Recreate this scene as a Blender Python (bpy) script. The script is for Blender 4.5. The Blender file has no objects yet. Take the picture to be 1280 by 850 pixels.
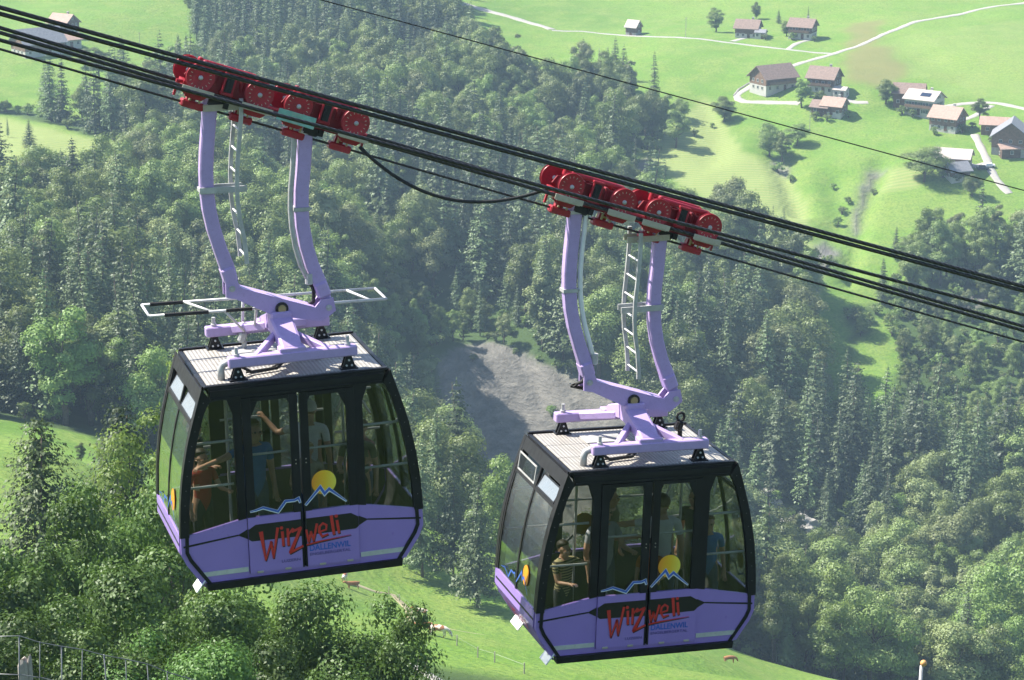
import bpy, bmesh, math, random
import numpy as np
from mathutils import Vector, Matrix, noise as mnoise
R = math.radians
scene = bpy.context.scene
col = scene.collection

# ---------------------------------------------------------------- camera
F_PX, PITCH, ROLL = 3003.05, 0.2677, 0.0043          # focal length in pixels of a 1280 px wide frame
cam_d = bpy.data.cameras.new('camera')
cam_d.sensor_width = 36.0
cam_d.lens = F_PX / 1280 * 36.0
cam_d.clip_start = 0.5
cam_d.clip_end = 6000
cam = bpy.data.objects.new('camera', cam_d)
col.objects.link(cam)
_f = Vector((0, math.cos(PITCH), -math.sin(PITCH)))
_u = Vector((0, math.sin(PITCH), math.cos(PITCH)))
_r = Vector((1, 0, 0))
_cr, _sr = math.cos(ROLL), math.sin(ROLL)
_r2 = _r * _cr + _u * _sr
_u2 = _u * _cr - _r * _sr
cam.matrix_world = Matrix((( _r2.x, _u2.x, -_f.x, 0), (_r2.y, _u2.y, -_f.y, 0), (_r2.z, _u2.z, -_f.z, 0), (0, 0, 0, 1)))
scene.camera = cam

# ---------------------------------------------------------------- sky, sun, exposure
SUN_EL, SUN_AZ = R(50), math.atan2(-0.945, 0.33)      # azimuth measured from +Y towards +X
sun_dir = Vector((math.sin(SUN_AZ) * math.cos(SUN_EL), math.cos(SUN_AZ) * math.cos(SUN_EL), math.sin(SUN_EL)))
world = bpy.data.worlds.new('World')
scene.world = world
world.use_nodes = True
_nt = world.node_tree
_nt.nodes.clear()
_sky = _nt.nodes.new('ShaderNodeTexSky')
_sky.sky_type = 'NISHITA'
_sky.sun_disc = False
_sky.sun_elevation = SUN_EL
_sky.sun_rotation = SUN_AZ
_sky.altitude = 1200
_sky.dust_density = 2.0
_bg = _nt.nodes.new('ShaderNodeBackground')
_bg.inputs['Strength'].default_value = 0.105
_wo = _nt.nodes.new('ShaderNodeOutputWorld')
_nt.links.new(_sky.outputs[0], _bg.inputs[0])
_nt.links.new(_bg.outputs[0], _wo.inputs[0])
sun_d = bpy.data.lights.new('sun', 'SUN')
sun_d.energy = 5.0
sun_d.angle = R(0.53)
sun_d.color = (1.0, 0.94, 0.83)
sun = bpy.data.objects.new('sun', sun_d)
col.objects.link(sun)
sun.rotation_euler = sun_dir.to_track_quat('Z', 'Y').to_euler()
sun.location = sun_dir * 60
scene.view_settings.view_transform = 'Standard'
scene.view_settings.look = 'None'
scene.view_settings.exposure = 1.17
scene.view_settings.gamma = 1.0
scene.view_settings.use_curve_mapping = False
scene.render.engine = 'CYCLES'
cy = scene.cycles
cy.use_denoising = True
cy.max_bounces = 7
cy.diffuse_bounces = 2
cy.glossy_bounces = 2
cy.transmission_bounces = 6
cy.transparent_max_bounces = 14
cy.volume_bounces = 0
cy.use_adaptive_sampling = True
cy.adaptive_threshold = 0.02
cy.caustics_reflective = False
cy.caustics_refractive = False

# ---------------------------------------------------------------- projection helpers (photo pixel <-> place)
def pix_dir(u, v):
    x, y = u - 640, v - 425
    d = _f + _r2 * (x / F_PX) - _u2 * (y / F_PX)
    return d
def to_pix(P):
    P = Vector(P)
    z = P.dot(_f)
    return 640 + F_PX * P.dot(_r2) / z, 425 - F_PX * P.dot(_u2) / z

# ---------------------------------------------------------------- materials
MATS = {}
def new_mat(name):
    m = bpy.data.materials.new(name)
    m.use_nodes = True
    m.node_tree.nodes.clear()
    return m
class NT:
    def __init__(s, m): s.t = m.node_tree
    def n(s, typ, **kw):
        nd = s.t.nodes.new(typ)
        ins = kw.pop('ins', {})
        for k, v in kw.items(): setattr(nd, k, v)
        for k, v in ins.items():
            if isinstance(v, bpy.types.NodeSocket): s.t.links.new(v, nd.inputs[k])
            else: nd.inputs[k].default_value = v
        return nd
    def out(s, sh, vol=None):
        o = s.n('ShaderNodeOutputMaterial')
        if sh is not None: s.t.links.new(sh, o.inputs['Surface'])
        if vol is not None: s.t.links.new(vol, o.inputs['Volume'])
    def mix(s, fac, a, b, mode='MIX'):
        nd = s.n('ShaderNodeMix', data_type='RGBA', blend_type=mode)
        for i, v in ((0, fac), (6, a), (7, b)):
            if isinstance(v, bpy.types.NodeSocket): s.t.links.new(v, nd.inputs[i])
            elif i == 0: nd.inputs[i].default_value = v
            else: nd.inputs[i].default_value = (*v, 1) if len(v) == 3 else v
        return nd.outputs[2]
    def noise(s, scale, detail=3, rough=0.55, vec=None, dim='3D'):
        nd = s.n('ShaderNodeTexNoise', noise_dimensions=dim, ins={'Scale': scale, 'Detail': detail, 'Roughness': rough})
        if vec is not None: s.t.links.new(vec, nd.inputs['Vector'])
        return nd.outputs['Fac']
    def ramp(s, fac, stops):
        nd = s.n('ShaderNodeValToRGB', ins={'Fac': fac})
        e = nd.color_ramp.elements
        while len(e) < len(stops): e.new(0.5)
        for q, (p, c) in zip(e, stops):
            q.position = p
            q.color = (*c, 1) if not isinstance(c, (int, float)) else (c, c, c, 1)
        return nd.outputs[0]
    def math(s, op, a, b=0.5):
        nd = s.n('ShaderNodeMath', operation=op)
        for i, v in ((0, a), (1, b)):
            if isinstance(v, bpy.types.NodeSocket): s.t.links.new(v, nd.inputs[i])
            else: nd.inputs[i].default_value = v
        return nd.outputs[0]
    def bump(s, h, strength=0.3, dist=0.02):
        return s.n('ShaderNodeBump', ins={'Height': h, 'Strength': strength, 'Distance': dist}).outputs[0]
    def obj(s): return s.n('ShaderNodeTexCoord').outputs['Object']
    def geo(s): return s.n('ShaderNodeNewGeometry').outputs['Position']
    def rnd(s): return s.n('ShaderNodeObjectInfo').outputs['Random']

def surf(name, c, rough=0.5, metal=0.0, var=0.12, vscale=6.0, dirt=None, bump=0.0, bscale=40.0, spec=0.5, coat=0.0):
    """painted / metal / wood surface with uneven tone, roughness and a little relief"""
    if name in MATS: return MATS[name]
    m = new_mat(name); t = NT(m)
    o = t.obj()
    n1 = t.noise(vscale, 5, 0.6, o)
    lo = tuple(max(0, x * (1 - var)) for x in c); hi = tuple(min(1, x * (1 + var)) for x in c)
    cc = t.ramp(n1, [(0.3, lo), (0.7, hi)])
    if dirt:
        dcol, amount = dirt
        n2 = t.noise(vscale * 2.7, 6, 0.7, o)
        cc = t.mix(t.ramp(n2, [(0.62 - 0.25 * amount, 0), (0.8, min(1, amount * 1.4))]), cc, dcol)
    b = t.n('ShaderNodeBsdfPrincipled', ins={'Base Color': cc, 'Metallic': metal})
    rr = t.ramp(t.noise(vscale * 1.7, 4, 0.6, o), [(0.3, max(0.03, rough - 0.08)), (0.7, min(1, rough + 0.1))])
    t.t.links.new(rr, b.inputs['Roughness'])
    b.inputs['Specular IOR Level'].default_value = spec
    if coat: b.inputs['Coat Weight'].default_value = coat; b.inputs['Coat Roughness'].default_value = 0.08
    if bump:
        t.t.links.new(t.bump(t.noise(bscale, 4, 0.6, o), bump, 0.01), b.inputs['Normal'])
    t.out(b.outputs[0])
    MATS[name] = m
    return m

# ---------------------------------------------------------------- object helpers
def mesh_obj(name, verts, faces, mat=None, parent=None, smooth=False, mats=None, fmat=None, loc=None):
    me = bpy.data.meshes.new(name)
    me.from_pydata([tuple(v) for v in verts], [], [tuple(f) for f in faces])
    if mats:
        for m in mats: me.materials.append(m)
        if fmat is not None: me.polygons.foreach_set('material_index', fmat)
    elif mat: me.materials.append(mat)
    if smooth: me.polygons.foreach_set('use_smooth', [True] * len(me.polygons))
    me.update()
    return link(name, me, parent, loc)
def link(name, me, parent=None, loc=None, rot=None, scale=None):
    o = bpy.data.objects.new(name, me)
    col.objects.link(o)
    if parent is not None: o.parent = parent
    if loc is not None: o.location = loc
    if rot is not None: o.rotation_euler = rot
    if scale is not None: o.scale = scale
    return o
def empty(name, loc=(0, 0, 0), rz=0.0):
    o = bpy.data.objects.new(name, None)
    o.empty_display_size = 0.3
    col.objects.link(o)
    o.location = loc
    o.rotation_euler = (0, 0, rz)
    return o
def tag(o, label=None, cat=None, group=None, kind=None):
    if label: o['label'] = label
    if cat: o['category'] = cat
    if group: o['group'] = group
    if kind: o['kind'] = kind
    return o
KIDS = {}
def copy_tree(o, parent=None):
    c = o.copy(); col.objects.link(c); c.parent = parent
    for ch in list(o.children): copy_tree(ch, c)
    return c

class MB:
    """collects shapes into one mesh"""
    def __init__(s): s.v = []; s.f = []; s.m = []
    def add(s, vs, fs, mi=0):
        b = len(s.v); s.v += [tuple(v) for v in vs]; s.f += [tuple(i + b for i in f) for f in fs]; s.m += [mi] * len(fs)
    def box(s, c, d, rot=None, mi=0, bev=0.0):
        x, y, z = (k / 2 for k in d)
        if bev > 0:
            b = min(bev, x * .9, y * .9, z * .9)
            vs = []
            for sx in (-1, 1):
                for sy in (-1, 1):
                    for sz in (-1, 1):
                        vs += [(sx * x, sy * (y - b), sz * (z - b)), (sx * (x - b), sy * y, sz * (z - b)), (sx * (x - b), sy * (y - b), sz * z)]
            def ix(sx, sy, sz, k): return (((sx > 0) * 4 + (sy > 0) * 2 + (sz > 0)) * 3) + k
            fs = []
            for sg in (-1, 1):
                q = [(-1, -1), (1, -1), (1, 1), (-1, 1)]
                if sg < 0: q = q[::-1]
                fs.append([ix(sg, a, b2, 0) for a, b2 in q])
                fs.append([ix(b2, sg, a, 1) for a, b2 in q])
                fs.append([ix(a, b2, sg, 2) for a, b2 in q])
            for a in (-1, 1):
                for b2 in (-1, 1):
                    e1 = [ix(a, b2, -1, 0), ix(a, b2, -1, 1), ix(a, b2, 1, 1), ix(a, b2, 1, 0)]
                    fs.append(e1 if a * b2 > 0 else e1[::-1])
                    e2 = [ix(a, -1, b2, 2), ix(a, -1, b2, 0), ix(a, 1, b2, 0), ix(a, 1, b2, 2)]
                    fs.append(e2 if a * b2 > 0 else e2[::-1])
                    e3 = [ix(-1, a, b2, 1), ix(-1, a, b2, 2), ix(1, a, b2, 2), ix(1, a, b2, 1)]
                    fs.append(e3 if a * b2 > 0 else e3[::-1])
                    for c2 in (-1, 1):
                        t3 = [ix(a, b2, c2, 0), ix(a, b2, c2, 1), ix(a, b2, c2, 2)]
                        fs.append(t3 if a * b2 * c2 > 0 else t3[::-1])
        else:
            vs = [(sx * x, sy * y, sz * z) for sx in (-1, 1) for sy in (-1, 1) for sz in (-1, 1)]
            fs = [(0, 1, 3, 2), (4, 6, 7, 5), (0, 4, 5, 1), (2, 3, 7, 6), (0, 2, 6, 4), (1, 5, 7, 3)]
        M = rot if rot is not None else Matrix.Identity(3)
        c = Vector(c)
        s.add([c + M @ Vector(v) for v in vs], fs, mi)
    def bar(s, p, q, w, h=None, up=(0, 0, 1), mi=0, bev=0.0):
        p, q = Vector(p), Vector(q); d = q - p; L = d.length
        if L < 1e-6: return
        x = d / L; u = Vector(up)
        if abs(x.dot(u)) > 0.98: u = Vector((0, 1, 0))
        y = u.cross(x).normalized(); z = x.cross(y)
        M = Matrix((x, y, z)).transposed()
        s.box((p + q) / 2, (L, w, h or w), M, mi, bev)
    def tube(s, pts, r, n=8, mi=0, caps=True):
        pts = [Vector(p) for p in pts]
        rs = r if isinstance(r, (list, tuple)) else [r] * len(pts)
        prev = None; vs = []
        for i, p in enumerate(pts):
            t = (pts[min(i + 1, len(pts) - 1)] - pts[max(i - 1, 0)]).normalized()
            if prev is None:
                a = Vector((0, 0, 1)) if abs(t.z) < 0.9 else Vector((1, 0, 0))
                prev = (a - t * a.dot(t)).normalized()
            else: prev = (prev - t * prev.dot(t)).normalized()
            b = t.cross(prev)
            for k in range(n):
                w = 2 * math.pi * k / n
                vs.append(p + (prev * math.cos(w) + b * math.sin(w)) * rs[i])
        fs = []
        for i in range(len(pts) - 1):
            for k in range(n):
                fs.append((i * n + k, i * n + (k + 1) % n, (i + 1) * n + (k + 1) % n, (i + 1) * n + k))
        if caps:
            fs.append(tuple(range(n))[::-1]); fs.append(tuple((len(pts) - 1) * n + k for k in range(n)))
        s.add(vs, fs, mi)
    def sweep(s, pts, w, h, side, mi=0):
        """rectangular section w (along side) x h swept on pts"""
        pts = [Vector(p) for p in pts]; sd = Vector(side); vs = []
        ws = w if isinstance(w, (list, tuple)) else [w] * len(pts)
        hs = h if isinstance(h, (list, tuple)) else [h] * len(pts)
        for i, p in enumerate(pts):
            t = (pts[min(i + 1, len(pts) - 1)] - pts[max(i - 1, 0)]).normalized()
            n = t.cross(sd).normalized()
            a, b = sd * ws[i] / 2, n * hs[i] / 2; e = 0.8
            vs += [p - a - b * e, p - a * e - b, p + a * e - b, p + a - b * e, p + a + b * e, p + a * e + b, p - a * e + b, p - a + b * e]
        fs = []
        for i in range(len(pts) - 1):
            for k in range(8): fs.append((i * 8 + k, i * 8 + (k + 1) % 8, i * 8 + 8 + (k + 1) % 8, i * 8 + 8 + k))
        fs.append(tuple(range(8))[::-1]); fs.append(tuple((len(pts) - 1) * 8 + k for k in range(8)))
        s.add(vs, fs, mi)
    def prism(s, poly, y0, y1, mi=0):
        """polygon in (x,z) extruded from y0 to y1"""
        n = len(poly)
        ar = sum(poly[i][0] * poly[(i + 1) % n][1] - poly[(i + 1) % n][0] * poly[i][1] for i in range(n))
        if ar < 0: poly = poly[::-1]
        vs = [(x, y0, z) for x, z in poly] + [(x, y1, z) for x, z in poly]
        fs = [tuple(range(n)), tuple(range(2 * n - 1, n - 1, -1))]
        fs += [(i, i + n, (i + 1) % n + n, (i + 1) % n) for i in range(n)]
        s.add(vs, fs, mi)
    def ring(s, outer, inner, y0, y1, mi=0):
        """flat ring between two (x,z) loops of equal length, extruded y0..y1"""
        n = len(outer)
        vs = [(x, y0, z) for x, z in outer] + [(x, y0, z) for x, z in inner] + [(x, y1, z) for x, z in outer] + [(x, y1, z) for x, z in inner]
        fs = []
        for i in range(n):
            j = (i + 1) % n
            fs += [(i, j, n + j, n + i), (2 * n + i, 3 * n + i, 3 * n + j, 2 * n + j), (i, 2 * n + i, 2 * n + j, j), (n + i, n + j, 3 * n + j, 3 * n + i)]
        s.add(vs, fs, mi)
    def lathe(s, prof, n, M, mi=0):
        """profile (radius, axial) turned around local z, placed by 4x4 M"""
        vs = []
        for r, a in prof:
            for k in range(n):
                w = 2 * math.pi * k / n
                vs.append(M @ Vector((r * math.cos(w), r * math.sin(w), a)))
        fs = []
        for i in range(len(prof) - 1):
            for k in range(n):
                fs.append((i * n + k, i * n + (k + 1) % n, (i + 1) * n + (k + 1) % n, (i + 1) * n + k))
        s.add(vs, fs, mi)
    def build(s, name, mat=None, parent=None, smooth=False, mats=None, auto=None):
        me = bpy.data.meshes.new(name)
        me.from_pydata(s.v, [], s.f)
        for m in (mats or ([mat] if mat else [])): me.materials.append(m)
        if mats: me.polygons.foreach_set('material_index', s.m)
        bm = bmesh.new(); bm.from_mesh(me)
        bmesh.ops.recalc_face_normals(bm, faces=bm.faces[:])
        if smooth or auto:
            for f in bm.faces: f.smooth = True
            lim = R(auto or 180)
            for e in bm.edges:
                if len(e.link_faces) == 2 and e.calc_face_angle(0) > lim: e.smooth = False
        bm.to_mesh(me); bm.free()
        me.update()
        return link(name, me, parent)
# ================================================================ THE SETTING: terrain
def from_pix(u, v, Y):
    d = pix_dir(u, v)
    return d * (Y / d.y)
CTRL_PIX = [  # photo pixel and horizontal distance of points of the ground
    # village slope, right of the gorge
    (1000, 0, 1010), (1280, 0, 990), (1450, 0, 980), (720, 0, 1030), (850, 0, 1020),
    (790, 42, 960), (940, 45, 930), (1003, 45, 925), (1250, 50, 900), (1420, 60, 890),
    (1040, 66, 885), (967, 112, 845), (1030, 115, 835), (1150, 140, 815), (1260, 190, 775), (1400, 160, 790),
    (860, 120, 850), (930, 180, 800), (1040, 200, 780), (1190, 215, 757), (1280, 245, 745),
    (830, 150, 830), (850, 220, 775), (960, 250, 752), (1040, 270, 740), (1130, 290, 725), (1230, 330, 700), (1400, 300, 715),
    (960, 320, 705), (1060, 350, 690), (1150, 400, 665), (1280, 420, 655), (1020, 430, 650),
    (1100, 500, 625), (1250, 520, 615), (1000, 520, 615), (1400, 520, 615), (950, 450, 640), (930, 400, 655),
    (1000, 700, 540), (1130, 640, 565), (1270, 660, 555), (1130, 760, 520), (1280, 780, 510), (1420, 700, 540),
    # ridge and forest above the bare slope
    (700, 95, 880), (700, 200, 790), (780, 240, 755), (620, 60, 930), (500, 20, 960), (350, 0, 985),
    (640, 300, 690), (820, 330, 690), (520, 300, 680), (520, 180, 780), (380, 120, 830), (300, 250, 690),
    (900, 480, 606), (560, 415, 642), (640, 420, 630), (720, 430, 619), (800, 455, 607),
    (420, 400, 590), (500, 420, 600), (850, 490, 599), (760, 380, 645), (850, 400, 650),
    # foot of the bare slope
    (560, 560, 592), (640, 640, 574), (720, 650, 563), (800, 660, 553), (900, 650, 550), (960, 660, 545), (450, 520, 560),
    # left: farm, meadow strip, forest
    (60, 62, 880), (150, 20, 930), (0, 0, 960), (-150, 40, 900), (120, 120, 815), (230, 80, 880), (0, 130, 790),
    (-150, 150, 760), (60, 160, 745), (140, 195, 715), (0, 240, 660), (120, 260, 650), (-150, 260, 640),
    (60, 340, 560), (200, 360, 575), (5, 320, 580), (60, 430, 490), (220, 440, 520), (340, 480, 540), (-150, 420, 480),
    (60, 500, 430), (220, 520, 450), (400, 560, 500),
    # near side: pasture with cows, knoll
    (40, 572, 300), (-150, 552, 300), (110, 592, 306), (170, 622, 318), (300, 672, 335), (100, 640, 262), (250, 700, 270),
    (430, 715, 345), (520, 738, 352), (590, 758, 350), (430, 790, 305), (530, 775, 325), (640, 830, 300), (540, 850, 290),
    (640, 772, 345), (700, 790, 340), (800, 800, 345), (900, 822, 350), (960, 845, 352), (850, 850, 325),
    (1020, 850, 372), (1080, 846, 380), (1130, 852, 378), (1200, 880, 360), (1300, 905, 350), (1080, 900, 330),
    (560, 690, 372), (620, 700, 385),
]
CTRL_XYZ = [(-4, 0, -7), (4, 0, -7), (0, -20, -4), (-30, 0, -8), (30, 0, -8), (-5, 23, -11.3), (8, 23, -13), (-30, 25, -13), (30, 25, -16),
            (-14, 60, -36), (0, 60, -38), (-40, 60, -34), (30, 60, -42), (-10, 110, -66), (-35, 110, -62), (20, 110, -70), (60, 110, -72),
            (-20, 190, -85), (20, 190, -92), (60, 190, -100), (-80, 190, -80), (0, 260, -108), (50, 270, -118), (90, 280, -130),
            (30, 425, -172), (0, 430, -160), (80, 440, -200), (60, 470, -205), (110, 440, -212), (-30, 440, -150), (150, 430, -215), (40, 500, -196), (10, 510, -188), (90, 500, -212),
            (-300, 1250, -60), (0, 1250, -70), (300, 1250, -70), (-500, 1700, 0), (0, 1700, -10), (500, 1700, -10), (-700, 2300, 30), (0, 2300, 28), (700, 2300, 30),
            (-400, 700, -120), (400, 700, -150), (-300, 400, -120), (300, 400, -210), (300, 550, -205), (400, 950, -110), (-400, 950, -80), (200, 200, -120), (-200, 200, -80), (150, 40, -30), (-150, 40, -25)]
_C = np.array([tuple(from_pix(*c)) for c in CTRL_PIX] + CTRL_XYZ, dtype=float)
def _tps_phi(r2):
    return np.where(r2 > 1e-9, 0.5 * r2 * np.log(np.maximum(r2, 1e-9)), 0.0)
_S = 300.0
_XY = _C[:, :2] / _S
_n = len(_C)
_K = _tps_phi(((_XY[:, None] - _XY[None]) ** 2).sum(-1)) + np.eye(_n) * 4e-5
_P = np.hstack([np.ones((_n, 1)), _XY])
_A = np.zeros((_n + 3, _n + 3)); _A[:_n, :_n] = _K; _A[:_n, _n:] = _P; _A[_n:, :_n] = _P.T
_W = np.linalg.solve(_A, np.concatenate([_C[:, 2], np.zeros(3)]))
def tps(x, y):
    q = np.stack([np.asarray(x, float).ravel(), np.asarray(y, float).ravel()], 1) / _S
    out = np.empty(len(q))
    for i in range(0, len(q), 20000):
        b = q[i:i + 20000]
        out[i:i + 20000] = _tps_phi(((b[:, None] - _XY[None]) ** 2).sum(-1)) @ _W[:_n] + _W[_n] + b @ _W[_n + 1:]
    return out.reshape(np.shape(x))
def vnoise(x, y, scale, seed=0, octaves=3):
    """value noise on arrays, world anchored"""
    out = np.zeros(np.shape(x)); amp = 1.0; tot = 0
    for o in range(octaves):
        fx, fy = np.asarray(x) / scale, np.asarray(y) / scale
        ix, iy = np.floor(fx).astype(np.int64), np.floor(fy).astype(np.int64)
        tx, ty = fx - ix, fy - iy
        tx, ty = tx * tx * (3 - 2 * tx), ty * ty * (3 - 2 * ty)
        def h(a, b):
            k = (a * 374761393 + b * 668265263 + seed * 974634777 + o * 1274126177) & 0xffffffff
            k = ((k ^ (k >> 13)) * 1274126177) & 0xffffffff
            return ((k ^ (k >> 16)) & 0xffff) / 65535.0
        v = (h(ix, iy) * (1 - tx) + h(ix + 1, iy) * tx) * (1 - ty) + (h(ix, iy + 1) * (1 - tx) + h(ix + 1, iy + 1) * tx) * ty
        out += (v - 0.5) * 2 * amp; tot += amp
        amp *= 0.5; scale *= 0.5
    return out / tot
def in_poly(u, v, poly):
    u, v = np.asarray(u), np.asarray(v)
    r = np.zeros(u.shape, bool); n = len(poly)
    for i in range(n):
        (x1, y1), (x2, y2) = poly[i], poly[(i + 1) % n]
        if y1 == y2: continue
        r ^= ((y1 > v) != (y2 > v)) & (u < (x2 - x1) * (v - y1) / (y2 - y1) + x1)
    return r
def pix_np(x, y, z):
    P = np.stack([x, y, z], -1)
    dz = np.maximum(P @ np.array(_f), 0.1)
    return 640 + F_PX * (P @ np.array(_r2)) / dz, 425 - F_PX * (P @ np.array(_u2)) / dz

# rows of distances and fan of columns
_rows = np.concatenate([np.linspace(-25, 60, 40)[:-1], np.linspace(60, 280, 70)[:-1], np.linspace(280, 420, 80)[:-1], np.linspace(420, 530, 40)[:-1],
                        np.linspace(530, 650, 110)[:-1], np.linspace(650, 1040, 145)[:-1], np.linspace(1040, 2400, 40)])
_cols = np.sinh(np.linspace(-1.9, 1.9, 330)) / np.sinh(1.9)
NC, NR = len(_cols), len(_rows)
GY = np.repeat(_rows[:, None], NC, 1)
GX = _cols[None, :] * (60 + 0.55 * np.maximum(_rows[:, None], 0))
GZ = tps(GX, GY)
def hump(x, y, cx, cy, rx, ry): return np.exp(-(((x - cx) / rx) ** 2 + ((y - cy) / ry) ** 2))
GU, GV = pix_np(GX, GY, GZ)
CLIFF = [(545, 452), (575, 432), (612, 426), (650, 438), (690, 458), (735, 474), (775, 478), (800, 520), (790, 600), (770, 690), (700, 720), (620, 700), (585, 610), (556, 540)]
CLIFF_B = [[(878, 500), (912, 512), (926, 560), (912, 590), (890, 560)], [(935, 596), (960, 606), (985, 640), (975, 668), (950, 650)], [(990, 640), (1012, 636), (1016, 668), (998, 676)]]
_mask_cliff = in_poly(GU, GV, CLIFF) & (GY > 520)
for _p in CLIFF_B: _mask_cliff |= in_poly(GU, GV, _p) & (GY > 520)
# roughness of the ground: pasture swells, gullies on the bare slope
_far = np.clip((GY - 120) / 200, 0, 1)
GZ += vnoise(GX, GY, 60, 1) * 2.6 * _far + vnoise(GX, GY, 22, 6) * .55 * _far + vnoise(GX, GY, 9, 2) * 0.25 * _far
_gul = np.sin(GX * 0.8 + GY * 0.35 + 2.5 * vnoise(GX, GY, 25, 3)) * 0.5 + vnoise(GX + GY * 0.4, GY * 0.12, 5, 5) * 1.2
def smooth_mask(m, it=2):
    m = m.astype(float)
    for _ in range(it):
        p = np.pad(m, 1, mode='edge')
        m = (p[:-2, 1:-1] + p[2:, 1:-1] + p[1:-1, :-2] + p[1:-1, 2:] + 4 * p[1:-1, 1:-1]) / 8
    return m
_mc = smooth_mask(_mask_cliff)
GZ += _gul * 1.3 * _mc
# hollows in the pasture below the village: the dry gully and the one with the copse
def _hollow(line, wpx, depth):
    d2 = np.full(GU.shape, 1e9)
    for (x1, y1), (x2, y2) in zip(line, line[1:]):
        ex, ey = x2 - x1, (y2 - y1) * 2
        t_ = np.clip(((GU - x1) * ex + (GV - y1) * 2 * ey) / (ex * ex + ey * ey), 0, 1)
        d2 = np.minimum(d2, (GU - x1 - t_ * ex) ** 2 + ((GV - y1) * 2 - t_ * ey) ** 2)
    return -depth * np.exp(-d2 / wpx ** 2) * (GY > 600)
GZ += _hollow([(1100, 205), (1086, 240), (1073, 290), (1060, 350)], 11, 2.6) + _hollow([(965, 165), (982, 215), (1000, 265)], 16, 2.8) + _hollow([(1045, 225), (1050, 270), (1040, 310)], 18, 2.0) + _hollow([(880, 130), (900, 165), (890, 200)], 20, 1.6) + _hollow([(1130, 60), (1200, 90), (1290, 100)], 24, 1.6)
GU, GV = pix_np(GX, GY, GZ)

def ground_z(x, y):
    """height of the terrain mesh itself (bilinear on its own grid)"""
    r = np.interp(y, _rows, np.arange(NR))
    i = int(min(max(math.floor(r), 0), NR - 2)); t = r - i
    w = 60 + 0.55 * max(y, 0)
    s = np.interp(x / w, _cols, np.arange(NC))
    j = int(min(max(math.floor(s), 0), NC - 2)); q = s - j
    return float((GZ[i, j] * (1 - q) + GZ[i, j + 1] * q) * (1 - t) + (GZ[i + 1, j] * (1 - q) + GZ[i + 1, j + 1] * q) * t)
def on_ground(u, v, y0=None, y1=2300):
    """first point of the terrain on the line of sight through a photo pixel"""
    d = pix_dir(u, v)
    y = y0 if y0 is not None else 12.0
    prev = y
    while y < y1:
        p = d * (y / d.y)
        if p.z < ground_z(p.x, p.y):
            a, b = prev, y
            for _ in range(18):
                m = (a + b) / 2; p = d * (m / d.y)
                if p.z < ground_z(p.x, p.y): b = m
                else: a = m
            p = d * (b / d.y)
            return Vector((p.x, p.y, ground_z(p.x, p.y)))
        prev = y
        y += max(0.4, y * 0.006)
    p = d * (y1 / d.y)
    return Vector((p.x, p.y, ground_z(p.x, p.y)))

# ---- what covers the ground (colours of the ground itself): r = mown, g = bare/stony, b = forest floor, a = dry brown
NO_TREE = {
 'big': [(560, -90), (560, 60), (600, 82), (680, 105), (720, 100), (760, 95), (800, 120), (835, 150), (828, 175), (795, 200), (770, 232), (800, 255), (835, 300), (910, 325), (960, 360),
         (1000, 372), (1060, 390), (1110, 375), (1150, 345), (1165, 310), (1280, 320), (1600, 330), (1600, -90)],
 'sliver': [(1008, 390), (1050, 355), (1062, 410), (1050, 515), (1014, 520)],
 'sliver2': [(1064, 440), (1105, 385), (1128, 440), (1095, 545), (1066, 540)],
 'patch': [(672, 205), (690, 175), (715, 165), (700, 215), (680, 230)],
 'patch2': [(760, 235), (800, 190), (830, 200), (800, 240), (775, 262)],
 'topleft': [(-300, -90), (205, -90), (255, 70), (245, 118), (160, 132), (100, 150), (40, 138), (-300, 120)],
 'strip': [(-300, 140), (0, 142), (60, 152), (175, 190), (165, 235), (100, 272), (40, 262), (-300, 250)],
 'edge': [(-300, 265), (12, 265), (16, 372), (-300, 372)],
}
_mown = [[(800, 190), (850, 150), (880, 120), (930, 190), (985, 215), (1000, 260), (940, 270), (860, 240)],
         [(850, 200), (1000, 240), (1010, 300), (900, 290)], [(1108, 210), (1150, 205), (1150, 235), (1100, 240)], [(930, 240), (1010, 250), (1015, 330), (900, 300)],
         [(0, 145), (170, 188), (100, 270), (-300, 250), (-300, 140)], [(520, 800), (700, 820), (760, 870), (520, 880)]]
_brown = [[(1052, 70), (1085, 55), (1110, 60), (1135, 95), (1100, 110), (1060, 100)], [(1060, 30), (1105, 25), (1090, 60), (1060, 62)]]
_bare = [CLIFF] + CLIFF_B + [[(1076, 232), (1086, 214), (1103, 208), (1105, 214), (1092, 226), (1083, 245), (1075, 285), (1069, 300), (1071, 262)], [(960, 205), (975, 200), (990, 215), (985, 225)],
         [(1000, 325), (1030, 300), (1055, 315), (1040, 330), (1025, 345)], [(995, 340), (1035, 335), (1020, 372)], [(792, 210), (808, 195), (822, 205), (800, 238)], [(1190, 372), (1260, 355), (1210, 395)]]
MASK = np.zeros((NR, NC, 4))
def _any(ps): 
    m = np.zeros(GU.shape, bool)
    for p in ps: m |= in_poly(GU + vnoise(GX, GY, 14, 7) * 7, GV + vnoise(GX, GY, 14, 8) * 4, p)
    return m
_far2 = GY > 285
MASK[..., 0] = smooth_mask(_any(_mown) & _far2, 1)
MASK[..., 1] = smooth_mask(_any(_bare) & (GY > 520), 1)
_open = _any(NO_TREE.values())
MASK[..., 2] = smooth_mask((~_open & (GY > 395)) | (GY < 215), 1)
_parcel = [[(1085, 60), (1140, 95), (1190, 120), (1290, 130), (1600, 100), (1600, 20), (1280, 22), (1150, 40)]]
MASK[..., 0] = np.maximum(MASK[..., 0], smooth_mask(_any(_parcel), 1) * .28)
MASK[..., 3] = smooth_mask(_any(_brown) & _far2, 2)
_near_pasture = GY <= 395

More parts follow.
